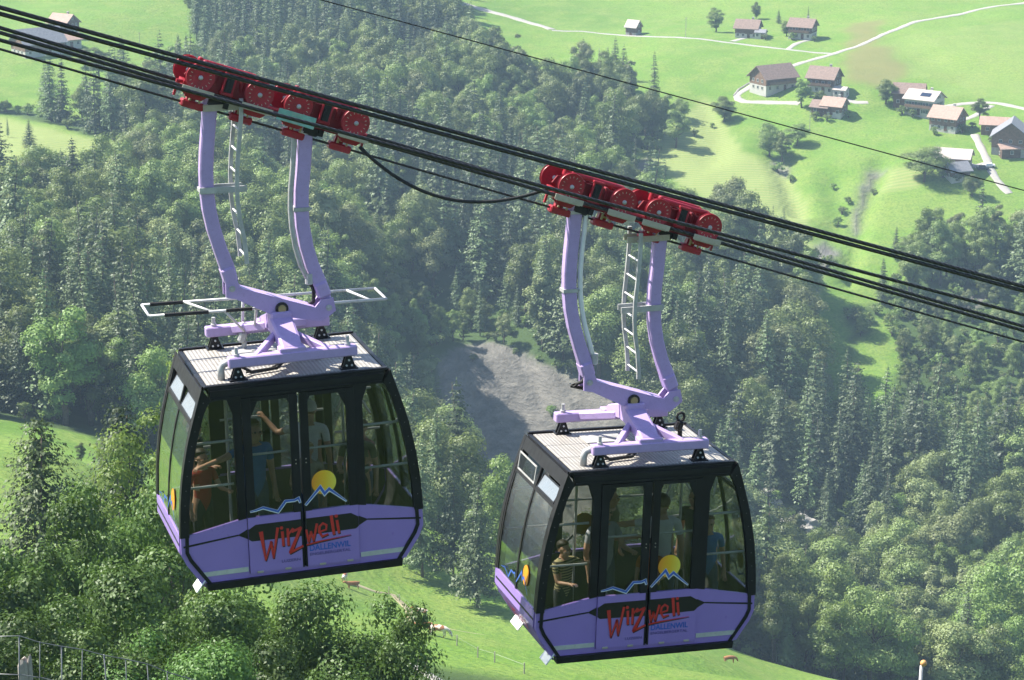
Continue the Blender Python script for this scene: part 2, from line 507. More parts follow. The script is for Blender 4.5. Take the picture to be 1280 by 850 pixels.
m = new_mat('grassland'); t = NT(m); MATS['grassland'] = m
at = t.n('ShaderNodeVertexColor', layer_name='cover')
sep = t.n('ShaderNodeSeparateColor', ins={'Color': at.outputs['Color']})
g = t.geo()
n_big = t.noise(0.012, 4, 0.6, g); n_mid = t.noise(0.09, 5, 0.65, g); n_fine = t.noise(1.3, 6, 0.75, g)
grass = t.ramp(n_big, [(0.3, (0.115, 0.215, 0.030)), (0.5, (0.155, 0.270, 0.040)), (0.7, (0.205, 0.300, 0.058))])
grass = t.mix(t.ramp(n_mid, [(0.42, 0.0), (0.62, 0.85)]), grass, (0.215, 0.285, 0.065))
grass = t.mix(t.ramp(n_fine, [(0.44, 0.0), (0.62, 0.85)]), grass, (0.085, 0.175, 0.032))
# mown hay: pale yellow with swaths along the contour
wave = t.n('ShaderNodeTexWave', wave_type='BANDS', bands_direction='Y', ins={'Scale': 0.16, 'Distortion': 6.0, 'Detail': 2.0, 'Detail Scale': 0.4, 'Vector': g})
mown = t.mix(wave.outputs['Fac'], (0.205, 0.285, 0.085), (0.275, 0.31, 0.11))
terr = t.n('ShaderNodeTexWave', wave_type='BANDS', bands_direction='Z', ins={'Scale': 0.33, 'Distortion': 9.0, 'Detail': 4.0, 'Detail Scale': 0.35, 'Vector': g})
grass = t.mix(t.ramp(terr.outputs['Fac'], [(0.70, 0.0), (0.95, 0.13)]), grass, (0.10, 0.17, 0.035))
c = t.mix(sep.outputs[0], grass, mown)
c = t.mix(at.outputs['Alpha'], c, t.mix(n_mid, (0.15, 0.175, 0.055), (0.22, 0.21, 0.08)))
floor = t.mix(n_mid, (0.035, 0.06, 0.022), (0.075, 0.125, 0.035))
c = t.mix(sep.outputs[2], c, floor)
strat = t.n('ShaderNodeTexNoise', ins={'Scale': 1.0, 'Detail': 6.0, 'Roughness': 0.7})
mp = t.n('ShaderNodeMapping', ins={'Vector': g, 'Scale': (0.25, 0.03, 0.5), 'Rotation': (0, 0.5, 0)})
t.t.links.new(mp.outputs[0], strat.inputs['Vector'])
rock = t.ramp(strat.outputs['Fac'], [(0.3, (0.115, 0.110, 0.100)), (0.5, (0.180, 0.172, 0.155)), (0.72, (0.265, 0.25, 0.22))])
rock = t.mix(t.ramp(n_fine, [(0.5, 0.0), (0.8, 0.6)]), rock, (0.09, 0.09, 0.086))
c = t.mix(sep.outputs[1], c, rock)
b = t.n('ShaderNodeBsdfPrincipled', ins={'Base Color': c, 'Roughness': 0.92})
b.inputs['Specular IOR Level'].default_value = 0.15
h = t.math('ADD', t.math('MULTIPLY', n_fine, 0.5), t.math('MULTIPLY', n_mid, 1.0))
h = t.math('ADD', h, t.math('MULTIPLY', terr.outputs['Fac'], 0.10))
h = t.math('ADD', h, t.math('MULTIPLY', strat.outputs['Fac'], t.math('MULTIPLY', sep.outputs[1], 2.2)))
t.t.links.new(t.bump(h, 0.55, 1.2), b.inputs['Normal'])
t.out(b.outputs[0])

_v = np.stack([GX, GY, GZ], -1).reshape(-1, 3)
_id = np.arange(NR * NC).reshape(NR, NC)
_q = np.stack([_id[:-1, :-1], _id[:-1, 1:], _id[1:, 1:], _id[1:, :-1]], -1).reshape(-1, 4)
me = bpy.data.meshes.new('terrain')
me.vertices.add(len(_v)); me.vertices.foreach_set('co', _v.ravel())
me.loops.add(_q.size); me.loops.foreach_set('vertex_index', _q.ravel().astype(np.int32))
me.polygons.add(len(_q)); me.polygons.foreach_set('loop_start', np.arange(0, _q.size, 4, dtype=np.int32))
me.polygons.foreach_set('use_smooth', np.ones(len(_q), bool))
me.update(); me.validate()
ca = me.color_attributes.new('cover', 'FLOAT_COLOR', 'POINT')
ca.data.foreach_set('color', MASK.reshape(-1).astype(np.float32))
me.materials.append(MATS['grassland'])
terrain = link('terrain', me)
tag(terrain, 'green alpine slopes with pasture, forest floor and a bare grey shale face', 'ground', kind='structure')
# ================================================================ TREES
def foliage(name, dark, light, trans=0.35, vs=0.35):
    m = new_mat(name); t = NT(m); MATS[name] = m
    r = t.rnd()
    n1 = t.noise(vs, 3, 0.6, t.obj())
    f = t.math('ADD', t.math('MULTIPLY', n1, 0.60), t.math('MULTIPLY', r, 0.70))
    c = t.ramp(f, [(0.25, dark), (0.62, tuple((a + b) / 2 for a, b in zip(dark, light))), (0.95, light)])
    hue = t.n('ShaderNodeHueSaturation', ins={'Color': c, 'Hue': t.math('ADD', t.math('MULTIPLY', r, 0.05), 0.475), 'Saturation': 0.95, 'Value': 1.0})
    d = t.n('ShaderNodeBsdfDiffuse', ins={'Color': hue.outputs[0]})
    tr = t.n('ShaderNodeBsdfTranslucent', ins={'Color': t.mix(0.5, hue.outputs[0], light)})
    gl = t.n('ShaderNodeBsdfGlossy', ins={'Color': (0.9, 0.95, 0.9, 1), 'Roughness': 0.5})
    a = t.n('ShaderNodeMixShader', ins={0: trans, 1: d.outputs[0], 2: tr.outputs[0]})
    b = t.n('ShaderNodeMixShader', ins={0: 0.03, 1: a.outputs[0], 2: gl.outputs[0]})
    t.out(b.outputs[0])
    return m
foliage('spruce_needles', (0.030, 0.058, 0.028), (0.155, 0.212, 0.078), 0.26)
foliage('broad_leaves', (0.072, 0.115, 0.034), (0.270, 0.345, 0.090), 0.36)
foliage('pale_leaves', (0.10, 0.14, 0.055), (0.31, 0.355, 0.130), 0.32)
foliage('bright_leaves', (0.085, 0.16, 0.03), (0.265, 0.365, 0.080), 0.40)
foliage('near_leaves', (0.022, 0.062, 0.011), (0.125, 0.222, 0.036), 0.25, 0.9)
surf('bark', (0.11, 0.085, 0.065), 0.9, var=0.4, vscale=3, bump=0.6, bscale=9)

def leaf_mesh(name, C, N, size, mat, rng, aspect=1.0, T=None):
    """one kite-shaped blade per centre, facing N, slightly folded"""
    n = len(C)
    N = N / np.maximum(np.linalg.norm(N, axis=1, keepdims=True), 1e-6)
    if T is None:
        a = rng.normal(size=(n, 3)); T = a - N * (a * N).sum(1, keepdims=True)
    T = T / np.maximum(np.linalg.norm(T, axis=1, keepdims=True), 1e-6)
    B = np.cross(N, T)
    s = np.asarray(size).reshape(-1, 1)
    V = np.empty((n, 4, 3))
    V[:, 0] = C - T * s * 0.5
    V[:, 1] = C - B * s * 0.36 * aspect + N * s * 0.12
    V[:, 2] = C + T * s * 0.62
    V[:, 3] = C + B * s * 0.36 * aspect + N * s * 0.12
    me = bpy.data.meshes.new(name)
    me.vertices.add(n * 4); me.vertices.foreach_set('co', V.ravel())
    me.loops.add(n * 4); me.loops.foreach_set('vertex_index', np.arange(n * 4, dtype=np.int32))
    me.polygons.add(n); me.polygons.foreach_set('loop_start', np.arange(0, n * 4, 4, dtype=np.int32))
    me.update()
    me.materials.append(mat)
    return me
def trunk_mesh(name, H, r0, rng, limbs=(), lean=0.3):
    b = MB()
    pts = [Vector((lean * math.sin(k * 1.3) * k / 6, lean * math.cos(k * 1.7) * k / 6 - lean * k / 6, H * k / 6)) for k in range(7)]
    pts[0].z = -0.6
    b.tube(pts, [r0 * (1 - 0.88 * k / 6) for k in range(7)], 7)
    for (z, az, ln, up) in limbs:
        k = min(5, int(z / H * 6)); p = pts[k].lerp(pts[k + 1], z / H * 6 - k)
        q = p + Vector((math.cos(az) * ln * .6, math.sin(az) * ln * .6, up * .45)); e = p + Vector((math.cos(az) * ln, math.sin(az) * ln, up))
        rr = r0 * 0.38 * (1 - z / H) + 0.03
        b.tube([p, q, e], [rr, rr * .7, rr * .25], 5)
    me_o = b.build(name, MATS['bark'], smooth=True)
    me = me_o.data; bpy.data.objects.remove(me_o)
    return me
def spruce(seed, H=24.0, Rm=3.6, whorls=26, dens=2.6, clump=.58, pw=0.85):
    rng = np.random.default_rng(seed)
    C, N, T, S = [], [], [], []
    base = rng.uniform(0.05, 0.16)
    for w in range(whorls):
        t = (w + rng.uniform(-.3, .3)) / whorls
        t = min(max(t, 0), 0.995)
        z = H * (base + (1 - base) * t)
        r = Rm * (1 - t) ** pw * (0.55 + 0.45 * min(1, t * 6 + .4)) + 0.25
        nb = int(rng.integers(6, 9))
        a0 = rng.uniform(0, 6.28)
        for k in range(nb):
            if rng.random() < 0.07 and t < .9: continue
            az = a0 + 6.283 * k / nb + rng.normal(0, .18)
            L = r * rng.uniform(.68, 1.14)
            d = np.array([math.cos(az), math.sin(az), 0])
            droop = rng.uniform(.22, .48) * (1 - .7 * t)
            m = max(3, int(L * 3.0 * dens))
            for j in range(m):
                q = (j + rng.random()) / m
                off = rng.normal(0, 1, 3) * np.array([.16, .16, .12]) * (0.4 + L * .35) * (0.35 + q)
                p = d * L * q + np.array([0, 0, z - droop * L * q + .10 * L * q * q * 1.6]) + off
                C.append(p)
                tt = d * 1.0 + np.array([0, 0, -.45 * (1 - q)]) + rng.normal(0, .35, 3); T.append(tt)
                nn = np.array([0, 0, .75]) + d * .75 + rng.normal(0, .28, 3)
                N.append(nn); S.append((0.62 + .45 * rng.random()) * (0.6 + .16 * L) * clump)
            # hanging twigs under the branch
            for j in range(max(1, m // 3)):
                q = rng.uniform(.3, 1)
                C.append(d * L * q + np.array([0, 0, z - droop * L * q - .22 * (1 - t)])); T.append(np.array([0, 0, -1.0]) + rng.normal(0, .25, 3)); N.append(d + rng.normal(0, .6, 3)); S.append(.7 * (0.6 + .1 * L) * clump)
    C = np.array(C + [[0, 0, H * 1.005], [0.05, 0, H * .985]]); N = np.array(N + [[1, 0, .2], [0, 1, .2]]); T = np.array(T + [[0, 0, 1], [0, 0, 1]]); S = np.array(S + [.8 * clump, .8 * clump])
    T = T - (N / np.linalg.norm(N, axis=1, keepdims=True)) * ((T * N).sum(1) / np.linalg.norm(N, axis=1))[:, None]
    return leaf_mesh('spruce_crown', C, N, S, MATS['spruce_needles'], rng, 0.95, T), trunk_mesh('spruce_trunk', H * .97, .26, rng)
def broadleaf(seed, H=16.0, Rm=4.6, lobes=26, per=190, leaf=0.5, mat='broad_leaves', low=0.22, shape=1.0, lr=(.26, .46)):
    rng = np.random.default_rng(seed)
    cz = H * (low + (1 - low) / 2); hz = H * (1 - low) / 2
    C, N, S = [], [], []; limbs = []
    for i in range(lobes):
        while True:
            p = rng.uniform(-1, 1, 3)
            if .15 < (p ** 2).sum() < 1.0: break
        p = p / np.linalg.norm(p) * (0.35 + 0.45 * rng.random())
        wz = 1.0 if p[2] < 0 else shape
        c = np.array([p[0] * Rm, p[1] * Rm, cz + p[2] * hz])
        rr = Rm * rng.uniform(*lr) * (1 - .25 * max(0, p[2]))
        k = int(per * (rr / (Rm * (lr[0] + lr[1]) / 2)) ** 2)
        dd = rng.normal(size=(k, 3)); dd /= np.linalg.norm(dd, axis=1, keepdims=True)
        dd[:, 2] = np.where(dd[:, 2] < -.35, -dd[:, 2] * .6, dd[:, 2])
        q = rng.uniform(.62, 1.08, (k, 1)) * (1 + .18 * np.sin(dd[:, :1] * 5 + i) * np.cos(dd[:, 1:2] * 4 + i * 2))
        C.append(c + dd * rr * q * np.array([1, 1, .86])); N.append(dd + rng.normal(0, .30, (k, 3)) + np.array([0, 0, .15])); S.append(leaf * rng.uniform(.65, 1.35, k))
        if i % 2 == 0: limbs.append((max(H * .12, c[2] - rr * 1.6), math.atan2(c[1], c[0]), math.hypot(c[0], c[1]) * .85, min(rr * 1.5, c[2])))
    C = np.concatenate(C); C[:, 2] *= (H - .1) / C[:, 2].max()
    return leaf_mesh('broadleaf_crown', C, np.concatenate(N), np.concatenate(S), MATS[mat], rng), trunk_mesh('broadleaf_trunk', H * .72, .24 + .008 * H, rng, limbs, 0.5)

random.seed(4)
SPR = [spruce(10 + k, 24, Rm, wh) for k, (Rm, wh) in enumerate([(4.3, 27), (3.7, 27), (5.0, 25), (3.0, 28), (4.8, 20), (4.0, 30), (5.4, 17), (2.6, 24), (4.4, 23)])]
BRO = [broadleaf(30 + k, 15, Rm, lo, 460, .30, mt, low) for k, (Rm, lo, mt, low) in enumerate([
    (4.4, 30, 'broad_leaves', .04), (5.0, 34, 'broad_leaves', .05), (3.8, 24, 'bright_leaves', .04), (4.0, 26, 'broad_leaves', .02), (5.4, 36, 'broad_leaves', .06), (3.4, 22, 'broad_leaves', .03), (4.6, 30, 'bright_leaves', .04), (3.2, 26, 'pale_leaves', .02), (4.2, 22, 'pale_leaves', .06)])]
BUSH = [broadleaf(60 + k, 3.2, 1.9, 12, 60, .34, mt, .0) for k, mt in enumerate(['broad_leaves', 'bright_leaves', 'bright_leaves'])]
TALL = [broadleaf(120 + k, 25, Rm, 52, 480, .32, mt, .05, lr=(.26, .42)) for k, (Rm, mt) in enumerate([(5.4, 'broad_leaves'), (4.8, 'bright_leaves'), (6.0, 'bright_leaves')])]
NEAR = [broadleaf(80 + k, 14, Rm, lo, 850, .105, mt, .04, lr=(.15, .30)) for k, (Rm, lo, mt) in enumerate([(4.4, 95, 'near_leaves'), (3.7, 80, 'near_leaves')])] + [broadleaf(88, 28, 5.0, 110, 700, .15, 'bright_leaves', .05, lr=(.16, .30))]
SPRM = [spruce(200 + k, 24, Rm, wh, 3.6, .46) for k, (Rm, wh) in enumerate([(4.4, 34), (3.8, 36)])]
NEARSPR = [spruce(95 + k, 27, 5.4, 60, 9, .26, .62) for k in range(2)]

def plant_tree(kind, protos, i, base, h, h0, rz, label, cat='tree', group=None, wide=1.0):
    cm, tm = protos[i % len(protos)]
    s = h / h0
    o = empty(kind, base, rz)
    o.scale = (s * wide, s * wide, s)
    link('trunk', tm, o); link('crown', cm, o)
    tag(o, label, cat, group)
    return o

# ---------------------------------------------------------------- trees that can be told apart
def vis_h(base, vtop):
    """height of something standing at base whose top shows at photo row vtop"""
    d = pix_dir(*[to_pix(base)[0], vtop]); s = base.y / d.y
    return (d * s).z - base.z
SINGLE = [  # u, v of the foot, v of the top, kind, label, width factor
    (895, 40, 8, 'b', 'round broadleaf tree just left of the upper brown-roofed chalet', 1.0),
    (945, 24, 2, 'b', 'pale slender tree on the meadow above the upper chalets', .7),
    (973, 29, 11, 's', 'small dark conifer behind the gap between the two upper chalets', 1.2),
    (1010, 26, 7, 's', 'narrow dark conifer behind the upper white-walled chalet', .8),
    (983, 45, 25, 'b', 'low round tree between the two upper chalets', 1.1),
    (905, 152, 120, 'b', 'dark round tree alone on the slope below the winding lane', 1.2),
    (1002, 135, 97, 'l', 'bright broadleaf tree in front of the long lane-side barn', 1.1),
    (1024, 130, 112, 'b', 'small tree beside the white annex in the middle of the hamlet', 1.1),
    (1107, 130, 97, 'b', 'large broadleaf tree left of the pale-roofed farmhouse', 1.2),
    (1122, 130, 112, 'b', 'low tree tucked against the pale-roofed farmhouse', 1.2),
    (1225, 149, 123, 'b', 'spreading tree on the meadow by the right-hand lane', 1.4),
    (1155, 227, 180, 'b', 'big dark tree left of the long pale-roofed barn', 1.3),
    (812, 208, 175, 's', 'solitary cone-shaped spruce on the mown slope above the wheels', 1.1),
    (962, 196, 152, 'b', 'tall dark tree at the left of the copse in the gully', 1.0),
    (978, 205, 165, 'b', 'pale bushy tree in the middle of the copse in the gully', 1.0),
    (996, 182, 153, 'b', 'round dark tree at the right of the copse in the gully', 1.2),
    (965, 305, 256, 's', 'left of two dark spruces below the mown slope', 1.0),
    (979, 308, 260, 's', 'right of two dark spruces below the mown slope', .9),
    (1119, 325, 283, 's', 'dark spruce standing below the dry gully', 1.1),
    (1134, 328, 292, 'b', 'round tree leaning on the spruce below the dry gully', 1.0),
    (37, 184, 149, 's', 'stocky dark tree alone on the left meadow strip', 1.5),
    (10, 172, 146, 's', 'thin small spruce at the left edge of the meadow strip', .8),
    (124, 100, 58, 'b', 'broad tree below the farm at the upper left', 1.1),
    (106, 84, 60, 'b', 'low tree beside the farmyard at the upper left', 1.2),
    (1195, 228, 212, 'b', 'small tree in front of the grey-roofed annex', 1.2),
    (1215, 245, 216, 'b', 'tree on the slope below the grey-roofed annex', 1.1),
    (845, 185, 135, 'b', 'round tree at the lower tip of the ridge wood', 1.0),
    (850, 152, 122, 'b', 'bushy tree on the ridge edge casting a long meadow shadow', 1.0),
]
for k, (u, v, vt, kd, lab, wd) in enumerate(SINGLE):
    b = on_ground(u, v, 300); h = vis_h(b, vt)
    if kd == 's': plant_tree('spruce_tree', SPR, k, b, h, 24, k * 1.7, lab, wide=wd)
    else: plant_tree('broadleaf_tree', [BRO[2], BRO[6]] if kd == 'l' else [BRO[0], BRO[1], BRO[3], BRO[4]], k, b, h, 15, k * 1.7, lab, wide=wd * 1.3)
def at_far(u, vt, Y):
    """tree at distance Y under photo column u, as tall as needed to reach row vt"""
    d = pix_dir(u, vt); p = d * (Y / d.y)
    z = ground_z(p.x, p.y)
    return Vector((p.x, p.y, z)), p.z - z
EDGE = [  # u, v top, distance, kind, label, width
    (597, 588, 347, 's', 'large spruce at the pasture edge just left of the right cabin', 1.15),
    (566, 560, 356, 's', 'pointed spruce behind the large pasture-edge spruce', 1.0),
    (527, 545, 357, 's', 'tall dark spruce right beside the left cabin', 1.0),
    (545, 512, 395, 's', 'slim tall spruce rising behind the pasture-edge spruces', .9),
    (505, 590, 362, 's', 'spruce half hidden behind the lower right of the left cabin', 1.0),
    (626, 572, 372, 'l', 'bright leafy tree behind the left edge of the right cabin', 1.0),
    (655, 560, 392, 's', 'spruce partly hidden by the side of the right cabin', 1.0),
    (572, 522, 420, 's', 'spruce top in front of the bare shale slope', .9),
    (128, 540, 322, 's', 'spruce on the far side of the left meadow patch', 1.2),
    (168, 528, 335, 's', 'spruce behind the near left trees', 1.2),
    (100, 552, 318, 'b', 'small round tree at the right end of the left meadow patch', .9),
    (470, 560, 375, 'b', 'broadleaf tree showing behind the cabin glass on the left', 1.0),
    (972, 690, 408, 'b', 'leafy tree just right of the right cabin', .7),
    (1010, 740, 404, 'b', 'round tree at the pasture edge right of the right cabin', .8),
    (1058, 750, 412, 'b', 'bushy tree behind the lower right grassy knoll', .75),
    (1210, 742, 424, 's', 'dark pointed spruce in front of the bright trees lower right', 1.15),
    (1250, 700, 432, 'l', 'big bright leafy tree in the lower right corner', 1.0),
    (1285, 688, 440, 'l', 'bright leafy tree cut by the right picture edge', 1.0),
    (1275, 770, 415, 'l', 'bright leafy tree at the very lower right corner', .9),
    (1168, 770, 428, 'l', 'bright leafy tree left of the lower right spruce', .75),
    (1140, 790, 416, 'b', 'leafy tree directly behind the pole with the orange ball', .8),
    (1106, 740, 440, 's', 'spruce behind the lower right grassy knoll', 1.0),
    (985, 770, 398, 's', 'short spruce at the right end of the cow pasture', 1.2),
]
for k, (u, vt, Y, kd, lab, wd) in enumerate(EDGE):
    b, h = at_far(u, vt, Y)
    if kd == 's': plant_tree('spruce_tree', SPRM, k + 2, b, h, 24, k * 2.1, lab, wide=wd)
    elif h > 19: plant_tree('broadleaf_tree', TALL[1:] if kd == 'l' else [TALL[0]], k, b, h, 25, k * 2.1, lab, wide=min(1.1, wd * 1.15))
    else: plant_tree('broadleaf_tree', [BRO[2], BRO[6]] if kd == 'l' else [BRO[0], BRO[3], BRO[1]], k, b, h, 15, k * 2.1, lab, wide=wd)
NEARS = [
    (45, 517, 112, 's', 'dark near spruce at the left edge above the bushes', 1.0),
    (150, 502, 116, 's', 'near spruce between the left edge and the left cabin', .95),
    (228, 426, 96, 'y', 'bright yellow-green tree showing left of the left cabin', .75),
    (70, 592, 72, 'b', 'dense leafy tree at the far left below the near spruce', 1.0),
    (175, 580, 76, 'b', 'dense leafy tree close against the left cabin', .95),
    (-45, 605, 70, 'b', 'leafy tree cut by the left picture edge', 1.0),
    (310, 716, 66, 'b', 'dark leafy tree under the middle of the left cabin', .9),
    (215, 690, 62, 'b', 'leafy tree under the left corner of the left cabin', .9),
    (410, 728, 65, 'b', 'dark leafy tree under the right half of the left cabin', .8),
    (490, 748, 63, 'b', 'rounded dark bush tree bordering the cow pasture', .55),
    (110, 705, 58, 'b', 'leafy tree behind the wire fence', .95),
    (20, 740, 54, 'b', 'leafy tree behind the weathered fence post', .9),
    (250, 785, 55, 'b', 'low leafy tree at the bottom below the left cabin', .8),
    (380, 790, 56, 'b', 'low dark tree at the bottom right of the bushes', .75),
]
for k, (u, vt, Y, kd, lab, wd) in enumerate(NEARS):
    b, h = at_far(u, vt, Y)
    if kd == 's': plant_tree('spruce_tree', NEARSPR, k, b, h, 27, k * 2.3, lab, wide=wd)
    elif kd == 'y': plant_tree('broadleaf_tree', [NEAR[2]], k, b, h, 28, k * 2.3, lab, wide=.8)
    else: plant_tree('broadleaf_tree', NEAR[:2], k, b, h, 14, k * 2.3, lab, wide=wd * 14 / h * (1.15 if h > 14 else 1))

# ---------------------------------------------------------------- the forest
rngF = np.random.default_rng(77)
SP = 7.7
gx, gy = np.meshgrid(np.arange(-330, 330, SP), np.arange(402, 1060, SP))
gx = (gx + rngF.uniform(-.46, .46, gx.shape) * SP).ravel(); gy = (gy + rngF.uniform(-.46, .46, gy.shape) * SP).ravel()
gz = np.array([ground_z(a, b) for a, b in zip(gx, gy)])
gu, gv = pix_np(gx, gy, gz)
keep = (gu > -330) & (gu < 1420) & (gv < 1000) & (gv > -70)
ju, jv = gu + vnoise(gx, gy, 20, 21) * 9, gv + vnoise(gx, gy, 20, 22) * 6
for pl in NO_TREE.values(): keep &= ~in_poly(ju, jv, pl)
CL2 = [(545, 452), (575, 432), (612, 426), (650, 438), (690, 458), (735, 474), (775, 478), (800, 520), (800, 620), (780, 740), (730, 770), (600, 750), (580, 620), (556, 540)]
for _p in CLIFF_B: keep &= ~in_poly(gu, gv - 25, _p)
keep &= ~in_poly(gu, gv, CL2)
ROADCLEAR = [(570, -10), (600, 0), (700, 30), (700, 125), (600, 100)]
keep &= ~in_poly(gu, gv, ROADCLEAR)
SCRUB = [(1000, 400), (1085, 385), (1180, 360), (1290, 370), (1420, 380), (1420, 560), (1250, 570), (1160, 560), (1060, 560), (1000, 520)]
scrub = in_poly(gu, gv, SCRUB)
kindn = vnoise(gx, gy, 55, 31, 3) + rngF.normal(0, .34, len(gx))
# more broadleaf at the lower left and the lower right, more spruce on the right slope
kindn += np.where((gu > 130) & (gu < 560) & (gv > 230) & (gv < 470), -.22, 0) + np.where((gu > 860) & (gu < 1120) & (gv > 380) & (gv < 720), .35, 0) + np.where((gu < 420) & (gv < 230), .2, 0) + np.where(gv > 700, -.3, 0)
kindn += np.where((gu > 960) & (gv > 280) & (gv < 540), -.55, 0) + np.where((gu > 520) & (gu < 860) & (gv < 230), -.25, 0)
is_spr = kindn > 0.06
cand = []
hvar = 1.0 + .38 * vnoise(gx, gy, 38, 51, 2)
for i in np.nonzero(keep)[0]:
    x, y, z = gx[i], gy[i], gz[i]
    if scrub[i]:
        h = rngF.uniform(4.5, 12); sp = False
        if rngF.random() < .35: continue
    elif is_spr[i]: h = 24 * rngF.uniform(.72, 1.22) * hvar[i]; sp = True
    else: h = 15 * rngF.uniform(.90, 1.60) * hvar[i]; sp = False
    if abs(gu[i] - 560) < 90 and 370 < gv[i] < 560: h *= .5
    # hidden behind the near slope or outside the picture?
    ut, vt = to_pix((x, y, z + h))
    seen = -25 < ut < 1305 and vt < 852 and gv[i] > -5
    if seen:
        for q in np.linspace(.4, .96, 15):
            if (z + h) * q < ground_z(x * q, y * q): seen = False; break
    cand.append((x, y, z, h, sp, bool(scrub[i]), seen, math.hypot(x, y), ut, vt, gu[i], gv[i]))
def zone(u, v):
    if v > 560 and u > 860:
        if v > 700: return 'deep in the gorge behind the lower right knoll'
        return 'in the gorge right of the right cabin' if u < 1090 else 'in the gorge near the right picture edge'
    if u > 1000 and v > 240:
        if v > 470: return 'on the right slope below the lowest rope' if u < 1150 else 'on the right edge slope below the lowest rope'
        return 'on the right slope between the ropes and the village'
    if u > 820: return 'in the wood between the right carriage and the dry gully' if v < 380 else 'in the wood right of the right hanger'
    if u > 560 and v < 250: return 'on the wooded ridge beside the upper meadow' if v < 150 else 'on the ridge wood above the right carriage'
    if u > 560: return 'in the wood between the two hangers above the bare slope'
    if u > 430: return 'in the wood under the sagging tow cable' if v < 420 else 'in the wood just right of the left cabin'
    if v < 210: return 'in the wood between the two left meadows' if u < 230 else 'in the wood above the left carriage'
    if u < 200: return 'in the wood below the left meadow strip' if v < 380 else 'in the wood behind the near left spruces'
    return 'in the wood behind the left hanger' if v < 400 else 'in the wood behind the left cabin roof'
def size_word(h, a, b): return 'short' if h < a else ('tall' if h > b else 'medium-sized')
solo_s = sorted([c for c in cand if c[6] and c[4]], key=lambda c: c[7] / c[3])[:300]
solo_b = sorted([c for c in cand if c[6] and not c[4]], key=lambda c: c[7] / c[3])[:300]
taken = set(id(c) for c in solo_s + solo_b)
SPR_WORD = ['', 'slim ', 'broad ', 'slim ', 'broad ', '', 'wide gappy ', 'very slim ', '']
BRO_WORD = ['green ', 'green ', 'bright green ', 'full low-branched ', 'wide green ', 'narrow green ', 'bright green ', 'pale narrow ', 'pale ']
for k, c in enumerate(solo_s):
    i = int(rngF.integers(0, 9)); w = size_word(c[3], 21, 27) + ' ' + SPR_WORD[i] + 'pointed spruce ' + zone(c[10], c[11])
    plant_tree('spruce_tree', SPR, i, c[:3], c[3], 24, rngF.uniform(0, 6.3), w, group=w.replace('spruce', 'spruces'), wide=rngF.uniform(1.05, 1.55))
for k, c in enumerate(solo_b):
    i = int(rngF.choice([2, 6, 0])) if (c[5] or rngF.random() < .14) else int(rngF.choice([0, 1, 3, 4, 5, 7, 8]))
    w = size_word(c[3], 12, 18) + ' ' + BRO_WORD[i] + 'broadleaf tree ' + zone(c[10], c[11])
    plant_tree('broadleaf_tree', BRO, i, c[:3], c[3], 15, rngF.uniform(0, 6.3), w, group=w.replace('tree', 'trees'), wide=rngF.uniform(.9, 1.25))

def scatter(name, pts, protos, label, h0):
    """one mass of far trees: points carry height, turn; geometry nodes set a whole tree on each"""
    me = bpy.data.meshes.new(name)
    me.from_pydata([p[:3] for p in pts], [], [])
    a = me.attributes.new('size', 'FLOAT', 'POINT'); a.data.foreach_set('value', [p[3] / h0 for p in pts])
    a = me.attributes.new('turn', 'FLOAT', 'POINT'); a.data.foreach_set('value', [p[4] for p in pts])
    a = me.attributes.new('pick', 'INT', 'POINT'); a.data.foreach_set('value', [p[5] for p in pts])
    o = link(name, me)
    ng = bpy.data.node_groups.new(name + '_nodes', 'GeometryNodeTree')
    ng.interface.new_socket('Geometry', in_out='INPUT', socket_type='NodeSocketGeometry')
    ng.interface.new_socket('Geometry', in_out='OUTPUT', socket_type='NodeSocketGeometry')
    N = ng.nodes.new; L = ng.links.new
    gi, go = N('NodeGroupInput'), N('NodeGroupOutput')
    m2p = N('GeometryNodeMeshToPoints'); L(gi.outputs[0], m2p.inputs[0])
    join = N('GeometryNodeJoinGeometry')
    for cm, tm in protos:
        bm = bmesh.new(); bm.from_mesh(cm); nf = len(bm.faces); bm.from_mesh(tm); bm.faces.ensure_lookup_table()
        for f in bm.faces[nf:]: f.material_index = 1
        whole = bpy.data.meshes.new(name + '_tree'); bm.to_mesh(whole); bm.free()
        whole.materials.append(cm.materials[0]); whole.materials.append(MATS['bark'])
        po = bpy.data.objects.new(name + '_tree', whole)
        oi = N('GeometryNodeObjectInfo'); oi.inputs['Object'].default_value = po; oi.inputs['As Instance'].default_value = True
        L(oi.outputs['Geometry'], join.inputs[0])
    iop = N('GeometryNodeInstanceOnPoints'); L(m2p.outputs[0], iop.inputs['Points']); L(join.outputs[0], iop.inputs['Instance'])
    iop.inputs['Pick Instance'].default_value = True
    for nm, tp, sk in (('pick', 'INT', 'Instance Index'), ('size', 'FLOAT', 'Scale')):
        at = N('GeometryNodeInputNamedAttribute'); at.data_type = tp; at.inputs[0].default_value = nm; L(at.outputs[0], iop.inputs[sk])
    at = N('GeometryNodeInputNamedAttribute'); at.data_type = 'FLOAT'; at.inputs[0].default_value = 'turn'
    cx = N('ShaderNodeCombineXYZ'); L(at.outputs[0], cx.inputs[2])
    e2r = N('FunctionNodeEulerToRotation'); L(cx.outputs[0], e2r.inputs[0]); L(e2r.outputs[0], iop.inputs['Rotation'])
    L(iop.outputs[0], go.inputs[0])
    md = o.modifiers.new('trees', 'NODES'); md.node_group = ng
    tag(o, label, 'forest', kind='stuff')
    return o
rest_s = [(c[0], c[1], c[2], c[3], rngF.uniform(0, 6.28), int(rngF.integers(0, 9))) for c in cand if id(c) not in taken and c[4]]
rest_b = [(c[0], c[1], c[2], c[3], rngF.uniform(0, 6.28), int(rngF.integers(0, 9))) for c in cand if id(c) not in taken and not c[4]]
